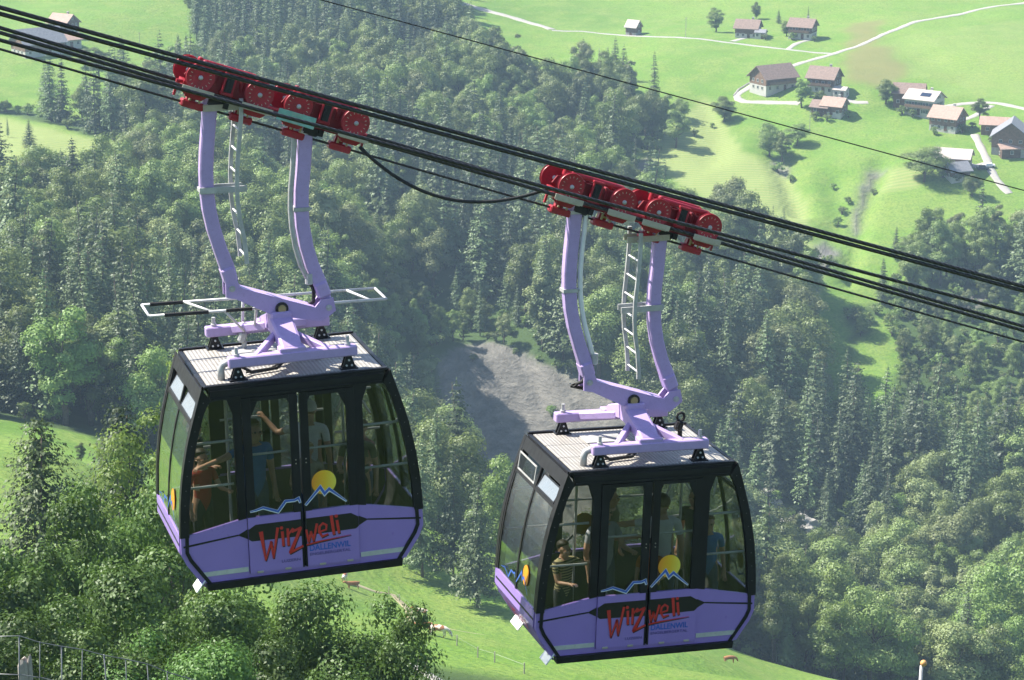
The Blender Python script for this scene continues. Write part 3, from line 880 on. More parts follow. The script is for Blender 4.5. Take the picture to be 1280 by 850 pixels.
scatter('spruce_wood', rest_s, SPR, 'far-off mass of dark spruces covering the upper slopes', 24)
scatter('broadleaf_wood', rest_b, BRO, 'far-off mass of round-crowned trees mixed into the woods', 15)
# bushes and undergrowth along the wood edges
gx2, gy2 = np.meshgrid(np.arange(-330, 330, 4.2), np.arange(402, 1000, 4.2))
gx2 = (gx2 + rngF.uniform(-.5, .5, gx2.shape) * 4.2).ravel(); gy2 = (gy2 + rngF.uniform(-.5, .5, gy2.shape) * 4.2).ravel()
gz2 = np.array([ground_z(a, b) for a, b in zip(gx2, gy2)]); gu2, gv2 = pix_np(gx2, gy2, gz2)
kb = (gu2 > -60) & (gu2 < 1340) & (gv2 < 900)
ju2, jv2 = gu2 + vnoise(gx2, gy2, 16, 41) * 14, gv2 + vnoise(gx2, gy2, 16, 42) * 9
for pl in NO_TREE.values(): kb &= ~in_poly(ju2, jv2, pl)
kb &= ~(in_poly(ju2, jv2, CL2) & (rngF.random(len(gx2)) > .06))
kb &= ~in_poly(gu2, gv2, ROADCLEAR)
kb &= rngF.random(len(gx2)) < np.where(in_poly(gu2, gv2, SCRUB), .9, .5)
bush_pts = [(gx2[i], gy2[i], gz2[i] - .15, rngF.uniform(1.6, 4.5), rngF.uniform(0, 6.28), int(rngF.integers(0, 3))) for i in np.nonzero(kb)[0]]
scatter('undergrowth', bush_pts, BUSH, 'low bushes and undergrowth on the forest floor and clearings', 3.2)
print('FOREST', len(solo_s), len(solo_b), len(rest_s), len(rest_b), len(bush_pts))

# single bushes on the pastures and round the houses
SHRUB = [(1052, 268, 2.2, 'dark bush left of the dry gully'), (1060, 254, 1.8, 'small bush at the head of the dry gully'), (1047, 283, 2.6, 'bush below the left side of the dry gully'), (1092, 243, 1.6, 'bush right beside the dry gully'),
         (973, 216, 3.0, 'bush below the gully copse'), (988, 228, 2.2, 'low bush beside the gully stones'), (1002, 322, 3.4, 'bush at the lower rim of the mown slope'), (1033, 338, 3.8, 'bush by the pale earth scar'),
         (925, 278, 2.0, 'bush on the mown slope right of the carriage'), (868, 170, 2.0, 'bush in the slope hollow above the right carriage'), (1042, 236, 1.6, 'small bush in the pasture hollow'), (890, 160, 1.5, 'small bush below the lone dark tree'),
         (957, 50, 2.0, 'garden bush beside the upper white annex'), (990, 50, 2.4, 'garden bush left of the upper right chalet'), (1018, 52, 1.8, 'garden bush right of the upper right chalet'), (1012, 122, 2.0, 'garden bush before the tall dark chalet'),
         (1060, 147, 2.2, 'garden bush right of the red-brown chalet'), (1020, 150, 2.4, 'hedge bush below the brown shed'), (1034, 151, 2.0, 'hedge bush below the red-brown chalet'), (1128, 143, 2.6, 'garden bush left of the pale farmhouse'), (1140, 147, 2.4, 'garden bush before the pale farmhouse'), (1172, 144, 2.2, 'garden bush right of the pale farmhouse'),
         (1203, 166, 2.6, 'garden bush right of the brown timber chalet'), (1168, 168, 2.2, 'garden bush left of the brown timber chalet'), (1240, 182, 2.8, 'bush left of the large dark-roofed barn'), (1178, 222, 2.6, 'bush left of the grey-roofed annex'), (1208, 228, 2.0, 'bush right of the grey-roofed annex'), (1216, 160, 1.8, 'bush at the top of the downhill path')]
for k, (u, v, h, lab) in enumerate(SHRUB):
    b = on_ground(u, v, 300); plant_tree('bush', BUSH, k, b, h * 1.25, 3.2, k * 1.3, lab, 'bush', wide=1.1)

# bare dead trunks standing in the woods
dead_m = surf('bleached_wood', (.42, .39, .34), .9, var=.3, vscale=2)
for k, (u, vt, Y, lab) in enumerate(((489, 130, 760, 'pale dead trunk in the wood below the upper ropes'), (552, 235, 705, 'pale dead trunk behind the sagging tow cable'), (748, 60, 870, 'pale dead trunk on the ridge wood'), (905, 392, 660, 'pale dead trunk right of the right carriage'), (1050, 560, 590, 'pale dead trunk in the gorge wood right of the right cabin'), (1010, 640, 556, 'leaning dead trunk above the overgrown boulder'), (330, 45, 930, 'pale dead trunk above the left carriage'))):
    b0, h = at_far(u, vt, Y); h = min(h, 24); b = MB(); ln = 2.0 if k == 5 else .3
    b.tube([(0, 0, -.5), (ln * .5, 0, h * .5), (ln, 0, h)], [.28, .2, .08], 7)
    for q in range(7): z = h * (.35 + .08 * q); a = q * 2.4; x0 = ln * z / h; b.tube([(x0, 0, z), (x0 + 1.3 * math.cos(a), 1.3 * math.sin(a), z + .3)], [.06, .02], 5)
    o = b.build('dead_tree', dead_m); o.location = b0; tag(o, lab, 'dead tree')
# ================================================================ CABLE CARS
CD = 1.609                                             # depth of a cabin
YAW = 0.3073
A_DIR = Vector((math.cos(YAW), math.sin(YAW), 0)); N_DIR = Vector((-math.sin(YAW), math.cos(YAW), 0))
ORG_L = Vector((-2.390, 25.596, -7.477)); ORG_R = Vector((1.7027, 26.7893, -8.9309)) + N_DIR * 0.10
PHI = math.atan(0.340)                                 # slope of the ropes
lilac = surf('lilac_paint', (0.325, 0.213, 0.575), 0.35, var=0.05, vscale=1.6, dirt=((0.14, 0.09, 0.30), .10), coat=0.25, bump=.04, bscale=5)
lilac_h = surf('hanger_lilac', (0.45, 0.335, 0.60), 0.45, var=0.05, vscale=9, dirt=((0.20, 0.15, 0.27), .32), bump=.06, bscale=40)
black = surf('black_frame', (0.014, 0.014, 0.016), 0.42, var=0.3, vscale=3, dirt=((0.035, 0.035, 0.036), .25), spec=.3)
rivet_m = surf('dull_rivet', (.16, .16, .16), .5, metal=.4)
lining = surf('dark_lining', (.035, .035, .04), .7, var=.2)
rubber = surf('black_rubber', (0.02, 0.02, 0.02), 0.7, var=0.2)
blackprint = surf('black_print', (0.012, 0.012, 0.014), 0.35, var=0.1)
alu = surf('aluminium', (0.60, 0.60, 0.60), 0.5, metal=0.35, var=0.15, vscale=5, dirt=((0.30, 0.29, 0.27), .4))
galv = surf('galvanised', (0.46, 0.46, 0.45), 0.55, metal=0.25, var=0.2, vscale=7, dirt=((0.28, 0.27, 0.25), .4))
redp = surf('red_paint', (0.36, 0.014, 0.028), 0.45, var=0.2, vscale=5, dirt=((0.09, 0.02, 0.02), .6))
redd = surf('dark_red_paint', (0.19, 0.012, 0.02), 0.5, var=0.2, vscale=5, dirt=((0.07, 0.015, 0.015), .5))
cream = surf('cream_plate', (0.44, 0.40, 0.31), 0.55, var=0.12, vscale=8, dirt=((0.30, 0.24, 0.15), .5))
teal = surf('teal_board', (0.20, 0.42, 0.36), 0.5, var=0.25, vscale=5, dirt=((0.45, 0.45, 0.33), .6))
brass = surf('brass_cap', (0.42, 0.34, 0.20), 0.4, metal=0.7, var=0.2)
whitep = surf('white_paint', (0.80, 0.80, 0.79), 0.45, var=0.04)
greyfl = surf('cabin_floor_grey', (0.10, 0.10, 0.105), 0.6, var=0.2)
redprint = surf('red_print', (0.62, 0.035, 0.03), 0.4, var=0.04)
blueprint = surf('blue_print', (0.05, 0.13, 0.50), 0.4, var=0.04)
bluetext = surf('blue_text', (0.035, 0.12, 0.52), 0.4, var=0.04)
greytext = surf('violet_grey_text', (0.13, 0.09, 0.30), 0.4, var=0.04)
whiteprint = surf('white_print', (0.78, 0.80, 0.80), 0.45, var=0.03)
m = new_mat('sun_print'); t = NT(m); MATS['sun_print'] = m
sx = t.n('ShaderNodeSeparateXYZ', ins={0: t.obj()})
b = t.n('ShaderNodeBsdfPrincipled', ins={'Base Color': t.ramp(t.n('ShaderNodeMapRange', ins={0: sx.outputs[0], 1: 0.11, 2: 0.39}).outputs[0], [(0, (0.80, 0.30, 0.02)), (.55, (0.85, 0.52, 0.03)), (1, (0.88, 0.75, 0.10))]), 'Roughness': .4})
t.out(b.outputs[0])
# ribbed aluminium tread plate of the roof
m = new_mat('tread_plate'); t = NT(m); MATS['tread_plate'] = m
o_ = t.obj()
w1 = t.n('ShaderNodeTexWave', wave_type='BANDS', bands_direction='X', ins={'Scale': 7.0, 'Distortion': 0.4, 'Vector': o_})
w2 = t.n('ShaderNodeTexWave', wave_type='BANDS', bands_direction='Y', ins={'Scale': 7.0, 'Distortion': 0.4, 'Vector': o_})
wv = t.math('MULTIPLY', w1.outputs['Fac'], w2.outputs['Fac'])
nn = t.noise(5, 6, .7, o_)
base = t.mix(t.ramp(wv, [(.3, 0), (.6, 1)]), t.ramp(nn, [(.3, (.26, .24, .21)), (.7, (.38, .36, .33))]), t.ramp(nn, [(.3, (.46, .44, .41)), (.7, (.60, .585, .55))]))
b = t.n('ShaderNodeBsdfPrincipled', ins={'Base Color': base, 'Roughness': .55, 'Metallic': .25})
t.t.links.new(t.bump(wv, .7, .012), b.inputs['Normal'])
t.out(b.outputs[0])
def glass(name, tint, refl=0.04, gl=(0.9, 0.95, 0.95)):
    m = new_mat(name); t = NT(m); MATS[name] = m
    tr = t.n('ShaderNodeBsdfTransparent', ins={'Color': (*tint, 1)})
    nz = t.bump(t.noise(1.6, 2, .5, t.obj()), .05, .05)
    g = t.n('ShaderNodeBsdfGlossy', ins={'Color': (*gl, 1), 'Roughness': .03, 'Normal': nz})
    ge = t.n('ShaderNodeNewGeometry'); dt = t.n('ShaderNodeVectorMath', operation='DOT_PRODUCT', ins={0: ge.outputs['Normal'], 1: ge.outputs['Incoming']})
    k5 = t.math('POWER', t.math('SUBTRACT', 1.0, t.math('ABSOLUTE', dt.outputs['Value'])), 4.0)
    fr = t.math('ADD', t.math('MULTIPLY', k5, 1 - refl), refl)
    t.out(t.n('ShaderNodeMixShader', ins={0: fr, 1: tr.outputs[0], 2: g.outputs[0]}).outputs[0])
    return m
win_glass = glass('tinted_window', (0.765, 0.78, 0.765), 0.045)
sky_pane = surf('sky_toned_flap', (.20, .23, .26), .25, var=.05)  # opaque blue-grey: sky reflection on the opened flap panes put into the colour
side_glass = glass('side_window_glass', (0.86, 0.87, 0.84), 0.10)

PROF = [(1.07, 0), (1.12, -.15), (1.17, -.31), (1.22, -.475), (1.265, -.64), (1.302, -.81), (1.335, -.98), (1.358, -1.15), (1.378, -1.32), (1.391, -1.51), (1.402, -1.70), (1.408, -1.90), (1.355, -2.03), (1.14, -2.35)]
def half_w(z):
    for (x0, z0), (x1, z1) in zip(PROF, PROF[1:]):
        if z <= z0 and z >= z1: return x0 + (x1 - x0) * (z0 - z) / (z0 - z1)
    return PROF[-1][0] if z < PROF[-1][1] else PROF[0][0]
def band(mb, outer, inner, y0, y1, mi=0):
    n = len(outer)
    for i in range(n - 1):
        mb.prism([outer[i], outer[i + 1], inner[i + 1], inner[i]], y0, y1, mi)
def strokes(mb, sts, y, th=0.002, dx=0, dz=0, grow=0.0, fx=None):
    """brush strokes: lists of (x, z, width) drawn as flat tapered ribbons facing -y"""
    for st in sts:
        P = [Vector((s[0] + dx, s[1] + dz)) for s in st]; W = [s[2] + grow for s in st]
        L, Rr = [], []
        for i, p in enumerate(P):
            if i == 0: d = P[1] - P[0]
            elif i == len(P) - 1: d = P[-1] - P[-2]
            else: d = (P[i + 1] - P[i]).normalized() + (P[i] - P[i - 1]).normalized()
            d.normalize(); n = Vector((-d.y, d.x))
            k = 1.0
            if 0 < i < len(P) - 1: k = 1 / max(.55, n.dot(Vector((-(P[i] - P[i - 1]).normalized().y, (P[i] - P[i - 1]).normalized().x))))
            ext = d * (W[i] * .18) * (-1 if i == 0 else (1 if i == len(P) - 1 else 0))
            L.append(p + ext + n * W[i] / 2 * k); Rr.append(p + ext - n * W[i] / 2 * k)
        for i in range(len(P) - 1):
            mb.prism([(L[i].x, L[i].y), (L[i + 1].x, L[i + 1].y), (Rr[i + 1].x, Rr[i + 1].y), (Rr[i].x, Rr[i].y)], y - th, y)
def disc(mb, cx, cz, r, y, th=.002, n=28, mi=0):
    mb.prism([(cx + r * math.cos(2 * math.pi * k / n), cz + r * math.sin(2 * math.pi * k / n)) for k in range(n)], y - th, y, mi)
LET = {
 'W': [[(-0.494, -1.737, 0.0481), (-0.455, -2.077, 0.016)], [(-0.455, -2.077, 0.016), (-0.383, -1.86, 0.0256)], [(-0.386, -1.859, 0.0288), (-0.365, -2.06, 0.0192)], [(-0.365, -2.06, 0.0192), (-0.303, -1.709, 0.0321)]],
 'i': [[(-0.251, -1.762, 0.0321), (-0.245, -1.928, 0.0288)]],
 'r': [[(-0.188, -1.734, 0.0288), (-0.188, -1.929, 0.0288)], [(-0.182, -1.802, 0.0192), (-0.133, -1.742, 0.0224), (-0.105, -1.764, 0.0224)]],
 'z': [[(-0.141, -1.776, 0.0256), (-0.034, -1.737, 0.0288)], [(-0.038, -1.741, 0.0321), (-0.166, -2.015, 0.0417)], [(-0.177, -2.024, 0.0288), (-0.022, -1.960, 0.0256)]],
 'w': [[(0.024, -1.774, 0.0256), (0.047, -1.924, 0.0224)], [(0.047, -1.924, 0.0224), (0.077, -1.80, 0.0224)], [(0.077, -1.80, 0.0224), (0.102, -1.915, 0.0224)], [(0.102, -1.915, 0.0224), (0.149, -1.719, 0.0288)]],
 'e': [[(0.174, -1.818, 0.0224), (0.253, -1.799, 0.0192), (0.259, -1.746, 0.0224), (0.218, -1.719, 0.0224), (0.178, -1.753, 0.0256), (0.172, -1.817, 0.0288), (0.205, -1.876, 0.0256), (0.272, -1.856, 0.0192)]],
 'l': [[(0.319, -1.642, 0.0353), (0.341, -1.865, 0.0321)]],
 'i2': [[(0.382, -1.708, 0.0321), (0.401, -1.858, 0.0288)]],
 'under': [[(0.024, -1.952, 0.0192), (0.178, -1.93, 0.016), (0.537, -1.898, 0.0048)]]}
MT_L = [[(-0.60, -1.475, 0.0096), (-0.54, -1.468, 0.016), (-0.455, -1.446, 0.0224), (-0.287, -1.514, 0.0256), (-0.196, -1.401, 0.0256), (-0.093, -1.403, 0.0224), (-0.047, -1.384, 0.0224), (-0.03, -1.437, 0.0128)]]
MT_R = [[(0.031, -1.472, 0.016), (0.206, -1.283, 0.0288), (0.254, -1.368, 0.0288), (0.308, -1.317, 0.0288), (0.501, -1.485, 0.008)]]
_dg = None
def text_mesh(body, width, height, name):
    cu = bpy.data.curves.new(name, 'FONT'); cu.body = body; cu.size = 1.0; cu.extrude = 0.0; cu.offset = 0.02
    o = bpy.data.objects.new(name, cu); col.objects.link(o)
    bpy.context.view_layer.update()
    dg = bpy.context.evaluated_depsgraph_get()
    me = bpy.data.meshes.new_from_object(o.evaluated_get(dg))
    bpy.data.objects.remove(o)
    co = np.empty(len(me.vertices) * 3); me.vertices.foreach_get('co', co); co = co.reshape(-1, 3)
    mn, mx = co.min(0), co.max(0)
    out = np.zeros_like(co)
    out[:, 0] = (co[:, 0] - mn[0]) / (mx[0] - mn[0]) * width
    out[:, 2] = (co[:, 1] - mn[1]) / (mx[1] - mn[1]) * height
    me.vertices.foreach_set('co', out.ravel()); me.update()
    return me
TXT_DAL = text_mesh('DALLENWIL', .475, .072, 'place_text'); TXT_DAL.materials.append(bluetext)
TXT_LUZ = text_mesh('LUZERN', .215, .034, 'region_text'); TXT_LUZ.materials.append(greytext)
TXT_ENG = text_mesh('ENGELBERGERTAL', .475, .034, 'region_text'); TXT_ENG.materials.append(greytext)

def build_car(org, sw, swapped, rack, name_label):
    root = empty('cable_car', org + N_DIR * (CD / 2) + Vector((0, 0, -2.35)), YAW)
    tag(root, name_label, 'cable car', 'twin lilac cable cars')
    M_cab = Matrix.Translation((0, -CD / 2, 2.35)) @ Matrix.Rotation(-sw, 4, 'Y')
    M_back = M_cab @ Matrix.Translation((0, CD, 0)) @ Matrix.Rotation(math.pi, 4, 'Z')
    M_hang = Matrix.Translation((0, -CD / 2, 2.35))
    M_carr = M_hang @ Matrix.Translation((-.015, CD / 2, 3.03)) @ Matrix.Rotation(PHI, 4, 'Y')
    def P(mb, name, mat, M=M_cab, parent=None, **kw):
        o = mb.build(name, mat, parent or root, **kw)
        if parent is None: o.matrix_local = M
        return o
    def both(o):
        """the same part on the far face of the cabin"""
        c = copy_tree(o, root); c.matrix_local = M_back
        return c
    ys, ye = 0.05, CD - 0.05
    # ---- fixed frame of the front face
    outer = PROF[:11]
    inner = [(.975, -.148), (.998, -.165)] + [(x - .103, z) for x, z in PROF[2:11]]
    f = MB()
    for s in (1, -1):
        band(f, [(s * x, z) for x, z in outer], [(s * x, z) for x, z in inner], -.025, .055)
        f.prism([(s * .642, -.15), (s * .735, -.15), (s * .735, -1.575), (s * .642, -1.56)], -.012, .05)
        f.prism([(s * .735, -.15), (s * .80, -.15), (s * .735, -.34)], -.012, .05)
        lo_o = [(s * 1.345, -1.702), (s * 1.352, -1.885), (s * 1.312, -1.985), (s * 1.122, -2.268)]; lo_i = [(s * 1.305, -1.702), (s * 1.312, -1.876), (s * 1.275, -1.965), (s * 1.075, -2.268)]
        band(f, lo_o, lo_i, -.02, .03)
    f.prism([(-1.0, -.002), (1.0, -.002), (.975, -.15), (-.975, -.15)], -.0235, .0535)
    f.prism([(-1.135, -2.27), (1.135, -2.27), (1.125, -2.352), (-1.125, -2.352)], -.045, .055)
    f.box((0, -.032, -.055), (1.96, .02, .05)); f.box((0, -.03, -.125), (1.94, .012, .02))
    fr = P(f, 'window_frame', black)
    for s in (1, -1):
        for q in range(1, 10):
            (x, z), (x2, z2) = outer[q], inner[q]; rv = MB(); rv.lathe([(0, .005), (.005, .003), (.006, 0)], 8, Matrix.Translation((s * (x * .5 + x2 * .5), -.0252, (z + z2) / 2)) @ Matrix.Rotation(R(90), 4, 'X')); P(rv, 'rivet', rivet_m, parent=fr)
    both(fr)
    # ---- lilac panels left and right of the doors
    for s in (-1, 1):
        w = MB()
        w.prism([(s * 1.394, -1.702), (s * .64, -1.552), (s * .64, -2.268), (s * 1.185, -2.268), (s * 1.345, -2.03), (s * 1.398, -1.90)], -.008, .03)
        pn = P(w, 'lower_panel', lilac)
        st = MB(); st.prism([(s * 1.37, -1.80), (s * 1.37, -1.822), (s * .745, -1.755), (s * .745, -1.738)], -.0125, -.0083)
        st.prism([(s * .752, -1.746), (s * .642, -1.692), (s * .642, -1.806)], -.0135, -.0083)
        P(st, 'black_stripe', blackprint, parent=pn)
        sl = MB(); sl.prism([(s * .652, -2.135), (s * .652, -2.190), (s * 1.150, -2.190), (s * 1.185, -2.135)], -.016, -.0083)
        P(sl, 'trim_strip', alu, parent=pn)
        both(pn)
        # window beside the door
        z0 = [(z, x) for x, z in inner]
        g = MB(); g.prism([(s * .735, -.152)] + [(s * x, z) for z, x in z0] + [(s * .735, -1.572)], .012, .02)
        gw = P(g, 'window', win_glass); both(gw)
    li = MB(); li.prism([(-1.355, -1.72), (-.64, -1.572), (.64, -1.572), (1.355, -1.72), (1.36, -1.89), (1.32, -1.98), (1.13, -2.262), (-1.13, -2.262), (-1.32, -1.98), (-1.36, -1.89)], .036, .046)
    o = P(li, 'inner_lining', lining); both(o)
    sill = MB(); sill.prism([(-.638, -2.222), (.638, -2.222), (.638, -2.268), (-.638, -2.268)], -.004, .03)
    o = P(sill, 'door_sill', lilac); both(o)
    # ---- sliding doors
    for s in (-1, 1):
        d = MB(); y0, y1 = -.030, .012
        X = lambda x: s * x
        d.prism([(X(.012), -.158), (X(.105), -.158), (X(.105), -1.55), (X(.012), -1.55)], y0, y1)
        d.prism([(X(.542), -.158), (X(.636), -.158), (X(.636), -1.55), (X(.542), -1.55)], y0, y1)
        d.prism([(X(.107), -.158), (X(.540), -.158), (X(.540), -.20), (X(.107), -.20)], y0, y1)
        d.prism([(X(.46), -.202), (X(.541), -.202), (X(.541), -.38)], y0, y1)
        d.prism([(X(.106), -.202), (X(.135), -.202), (X(.106), -.26)], y0, y1)
        d.prism([(X(.012), -1.552), (X(.028), -1.552), (X(.028), -2.215), (X(.012), -2.215)], y0 - .006, y1)
        dr = P(d, 'door', black)
        pn = MB(); pn.prism([(X(.030), -1.552), (X(.634), -1.552), (X(.634), -2.215), (X(.030), -2.215)], y0, y1)
        pa = P(pn, 'door_panel', lilac, parent=dr)
        g = MB(); g.prism([(X(.107), -.205), (X(.46), -.205), (X(.541), -.384), (X(.541), -1.55), (X(.107), -1.55)], -.012, -.004)
        P(g, 'pane', win_glass, parent=dr)
        k = MB(); k.prism([(X(.030), -1.640), (X(.55), -1.640), (X(.634), -1.692), (X(.634), -1.806), (X(.60), -1.832), (X(.030), -1.842)], y0 - .003, y0 - .0004)
        P(k, 'black_band', blackprint, parent=dr)
        h = MB()
        for zz in (-.93, -.975): h.box((X(.058), y0 - .008, zz), (.014, .014, .014), bev=.004)
        h.box((X(.20), y0 - .004, -2.205), (.07, .02, .024), bev=.004); h.box((X(.52), y0 - .004, -2.205), (.07, .02, .024), bev=.004)
        P(h, 'door_fitting', cream, parent=dr)
        yl = y0 - .0052
        if s < 0:
            for key in ('W', 'i', 'r', 'z'):
                q = MB(); strokes(q, LET[key], yl, .001, .007, -.012)
                if key == 'i': disc(q, -.259 + .007, -1.714 - .012, .020, yl, .001, 14)
                P(q, 'letter_shadow', blackprint, parent=dr)
                q = MB(); strokes(q, LET[key], yl - .0014, .001)
                if key == 'i': disc(q, -.259, -1.714, .020, yl - .0014, .001, 14)
                P(q, 'letter', redprint, parent=dr)
            q = link('region_text', TXT_LUZ, dr, (-.272, yl, -2.13))
            gl = y0 - .004
            q = MB(); strokes(q, MT_L, gl, .001, 0, -.004, .014); P(q, 'mountain_outline', whiteprint, parent=dr)
            q = MB(); strokes(q, MT_L, gl - .0015, .001); P(q, 'mountain_line', blueprint, parent=dr)
        else:
            for key in ('w', 'e', 'l', 'i2', 'under'):
                q = MB(); strokes(q, LET[key], yl, .001, .007, -.012)
                if key == 'i2': disc(q, .376 + .007, -1.653 - .012, .020, yl, .001, 14)
                P(q, 'letter_shadow', blackprint, parent=dr)
                q = MB(); strokes(q, LET[key], yl - .0014, .001)
                if key == 'i2': disc(q, .376, -1.653, .020, yl - .0014, .001, 14)
                P(q, 'letter' if key != 'under' else 'underline', redprint, parent=dr)
            link('place_text', TXT_DAL, dr, (.055, yl, -2.035)); link('region_text', TXT_ENG, dr, (.055, yl, -2.09))
            gl = y0 - .004
            q = MB(); disc(q, .251, -1.232, .142, gl, .001, 36); P(q, 'sun_emblem', MATS['sun_print'], parent=dr)
            q = MB(); strokes(q, MT_R, gl - .0015, .001, 0, -.004, .014); P(q, 'mountain_outline', whiteprint, parent=dr)
            q = MB(); strokes(q, MT_R, gl - .003, .001); P(q, 'mountain_line', blueprint, parent=dr)
        both(dr)
    # ---- curved side walls
    for s in (-1, 1):
        def skin(mb, z0, z1, ya, yb, off=0.0, th=.02, n=7, mi=0):
            zs = [z0 + (z1 - z0) * k / n for k in range(n + 1)]
            for za, zb in zip(zs, zs[1:]):
                xa, xb = half_w(za) - off, half_w(zb) - off
                vs = []
                for x, z in ((xa, za), (xb, zb)):
                    for y in (ya, yb):
                        vs += [(s * x, y, z), (s * (x - th), y, z)]
                mb.add(vs, [(0, 2, 6, 4), (1, 5, 7, 3), (0, 4, 5, 1), (2, 3, 7, 6), (0, 1, 3, 2), (4, 6, 7, 5)], mi)
        w = MB()
        skin(w, -.012, -.16, ys + .007, ye - .007, .002, .05, 2)
        skin(w, -.40, -.44, ys + .007, ye - .007, .006, .03, 1)
        skin(w, -.16, -1.69, CD / 2 - .022, CD / 2 + .022, .004, .035)
        for y in (ys + .007, ye - .047): skin(w, -.161, -1.69, y, y + .04, .004, .035)
        sw_ = P(w, 'side_frame', black)
        w = MB(); skin(w, -1.692, -1.90, ys + .007, ye - .007, .0, .03, 2)
        skin(w, -1.902, -2.34, ys + .007, ye - .007, .0, .03, 2)
        lp = P(w, 'side_panel', lilac)
        w = MB(); skin(w, -1.70, -2.28, ys + .02, ye - .02, .034, .006, 4); P(w, 'side_lining', lining)
        w = MB(); skin(w, -1.79, -1.815, ys + .01, ye - .01, -.004, .003, 1); P(w, 'black_stripe', blackprint, parent=lp)
        # the name again, small, on the sloping skirt
        q = MB(); strokes(q, [st for kk in LET for st in LET[kk]], 0, .001)
        def to_side(v, s=s):
            u_, w_ = v[0], v[2]
            yy = CD / 2 + s * u_ * .95                      # reads from outside
            tt = (-1.62 - w_) / .5
            z = -1.90 - .36 * tt
            return (s * (half_w(z) + .006), yy, z)
        q.v = [to_side(v) for v in q.v]
        P(q, 'side_lettering', redprint, parent=lp)
        for ya, yb in ((ys + .05, CD / 2 - .024), (CD / 2 + .024, ye - .05)):
            g = MB(); skin(g, -.442, -1.688, ya, yb, .012, .008, 10); sg = P(g, 'side_window', side_glass, smooth=False)
            # hinged ventilation flap above the window
            opened = s < 0 and (not swapped or ya < .5)
            hz_, tilt = -.395, (.55 if opened else .02)
            hx = s * (half_w(-.395) - .008)
            fl = MB()
            up = Vector((-math.sin(tilt) * s - .11 * s * (0 if opened else 1), 0, math.cos(tilt)))
            p0 = Vector((hx, ya + .02, hz_)); p1 = Vector((hx, yb - .02, hz_)); hgt = .20 if opened else .225
            ro = Vector((up.z * s, 0, -up.x * s)) * .006
            def flat(mb, a, b, c, d):
                mb.add([a - ro, b - ro, c - ro, d - ro, a + ro, b + ro, c + ro, d + ro], [(0, 1, 2, 3), (7, 6, 5, 4), (0, 4, 5, 1), (1, 5, 6, 2), (2, 6, 7, 3), (3, 7, 4, 0)])
            e = .018
            flat(fl, p0, p1, p1 + up * e, p0 + up * e); flat(fl, p0 + up * (hgt - e), p1 + up * (hgt - e), p1 + up * hgt, p0 + up * hgt)
            yv = Vector((0, e, 0))
            flat(fl, p0 + up * e, p0 + yv + up * e, p0 + yv + up * (hgt - e), p0 + up * (hgt - e)); flat(fl, p1 - yv + up * e, p1 + up * e, p1 + up * (hgt - e), p1 - yv + up * (hgt - e))
            fo = P(fl, 'vent_flap', black if opened else galv)
            g = MB(); g.add([p0 + yv + up * e, p1 - yv + up * e, p1 - yv + up * (hgt - e), p0 + yv + up * (hgt - e)], [(0, 1, 2, 3)]); P(g, 'flap_pane', sky_pane if opened else side_glass, parent=fo)
        # sun and mountains on the side glass
        q = MB(); disc(q, .26, -1.30, .13, 0, .001, 24); disc_v = [to for to in q.v]
        q.v = [(s * (half_w(v[2] - .1) + .0), CD / 2 - .35 + v[0] * .8 - .2, v[2] - .1) for v in disc_v]; P(q, 'sun_emblem', MATS['sun_print'])
        q = MB(); strokes(q, MT_L + MT_R, 0, .001); q.v = [(s * (half_w(v[2] - .12) + .003), CD / 2 - s * v[0] * -.95, v[2] - .12) for v in q.v]; P(q, 'mountain_line', blueprint)
    # ---- floor, roof
    fl = MB()
    fl.box((0, CD / 2, -2.318), (2.2, CD - .12, .05)); P(fl, 'floor', greyfl)
    r = MB(); r.box((0, CD / 2, -.055), (1.99, CD - .115, .05)); r.box((0, CD / 2, -.012), (2.06, CD - .112, .03))
    rf = P(r, 'roof', black)
    for k in range(3):
        w = (CD - .14) / 3; q = MB(); q.box((0, .07 + w * (k + .5), .009), (1.985, w - .012, .012), bev=.003); P(q, 'roof_panel', MATS['tread_plate'], parent=rf)
    e = MB()
    e.bar((-1.04, .012, .006), (1.04, .012, .006), .05, .035, bev=.008); e.bar((-1.04, CD - .012, .006), (1.04, CD - .012, .006), .05, .05, bev=.008)
    e.bar((-1.03, .04, .002), (-1.03, CD - .04, .002), .045, .02); e.bar((1.03, .04, .002), (1.03, CD - .04, .002), .045, .02)
    P(e, 'roof_edge', black, parent=rf)
    q = MB(); q.box((-.22, 1.2, .024), (.5, .36, .012), bev=.004); q.box((-.22, 1.2, .032), (.08, .04, .012)); P(q, 'hatch', galv, parent=rf)
    # ---- grab rails inside
    rl = MB()
    for s in (-1, 1):
        for z in (-.66, -1.17): rl.tube([(s * .745, .10, z), (s * (half_w(z) - .06), .10, z)], .016, 8)
    for z in (-.86,): rl.tube([(-.62, .11, z), (-.12, .11, z)], .015, 8); rl.tube([(.12, .11, z), (.62, .11, z)], .015, 8)
    rr = P(rl, 'grab_rail', alu); both(rr)
    rl = MB(); rl.tube([(.80, CD - .10, -.30), (1.19, CD - .10, -.98)], .016, 8); rl.tube([(1.05, CD - .11, -.25), (.78, CD - .11, -.9)], .014, 8)
    P(rl, 'diagonal_rail', alu)
    po = MB()
    for x in (-.68, .68): po.tube([(x, .75, -2.29), (x, .75, -.09)], .018, 8)
    P(po, 'grab_pole', alu)
    # ---- small white guide plates under the left skirt
    for yy, zz, xx, ok in ((.10, -2.30, -1.20, True), (1.02, -2.20, -1.27, swapped)):
        if not ok: continue
        q = MB(); q.box((xx, yy, zz), (.016, .30 if yy > .5 else .24, .17), Matrix.Rotation(R(38), 3, 'Y'), bev=.004)
        q.box((xx + .05, yy, zz + .02), (.1, .03, .03)); P(q, 'guide_plate', whitep)
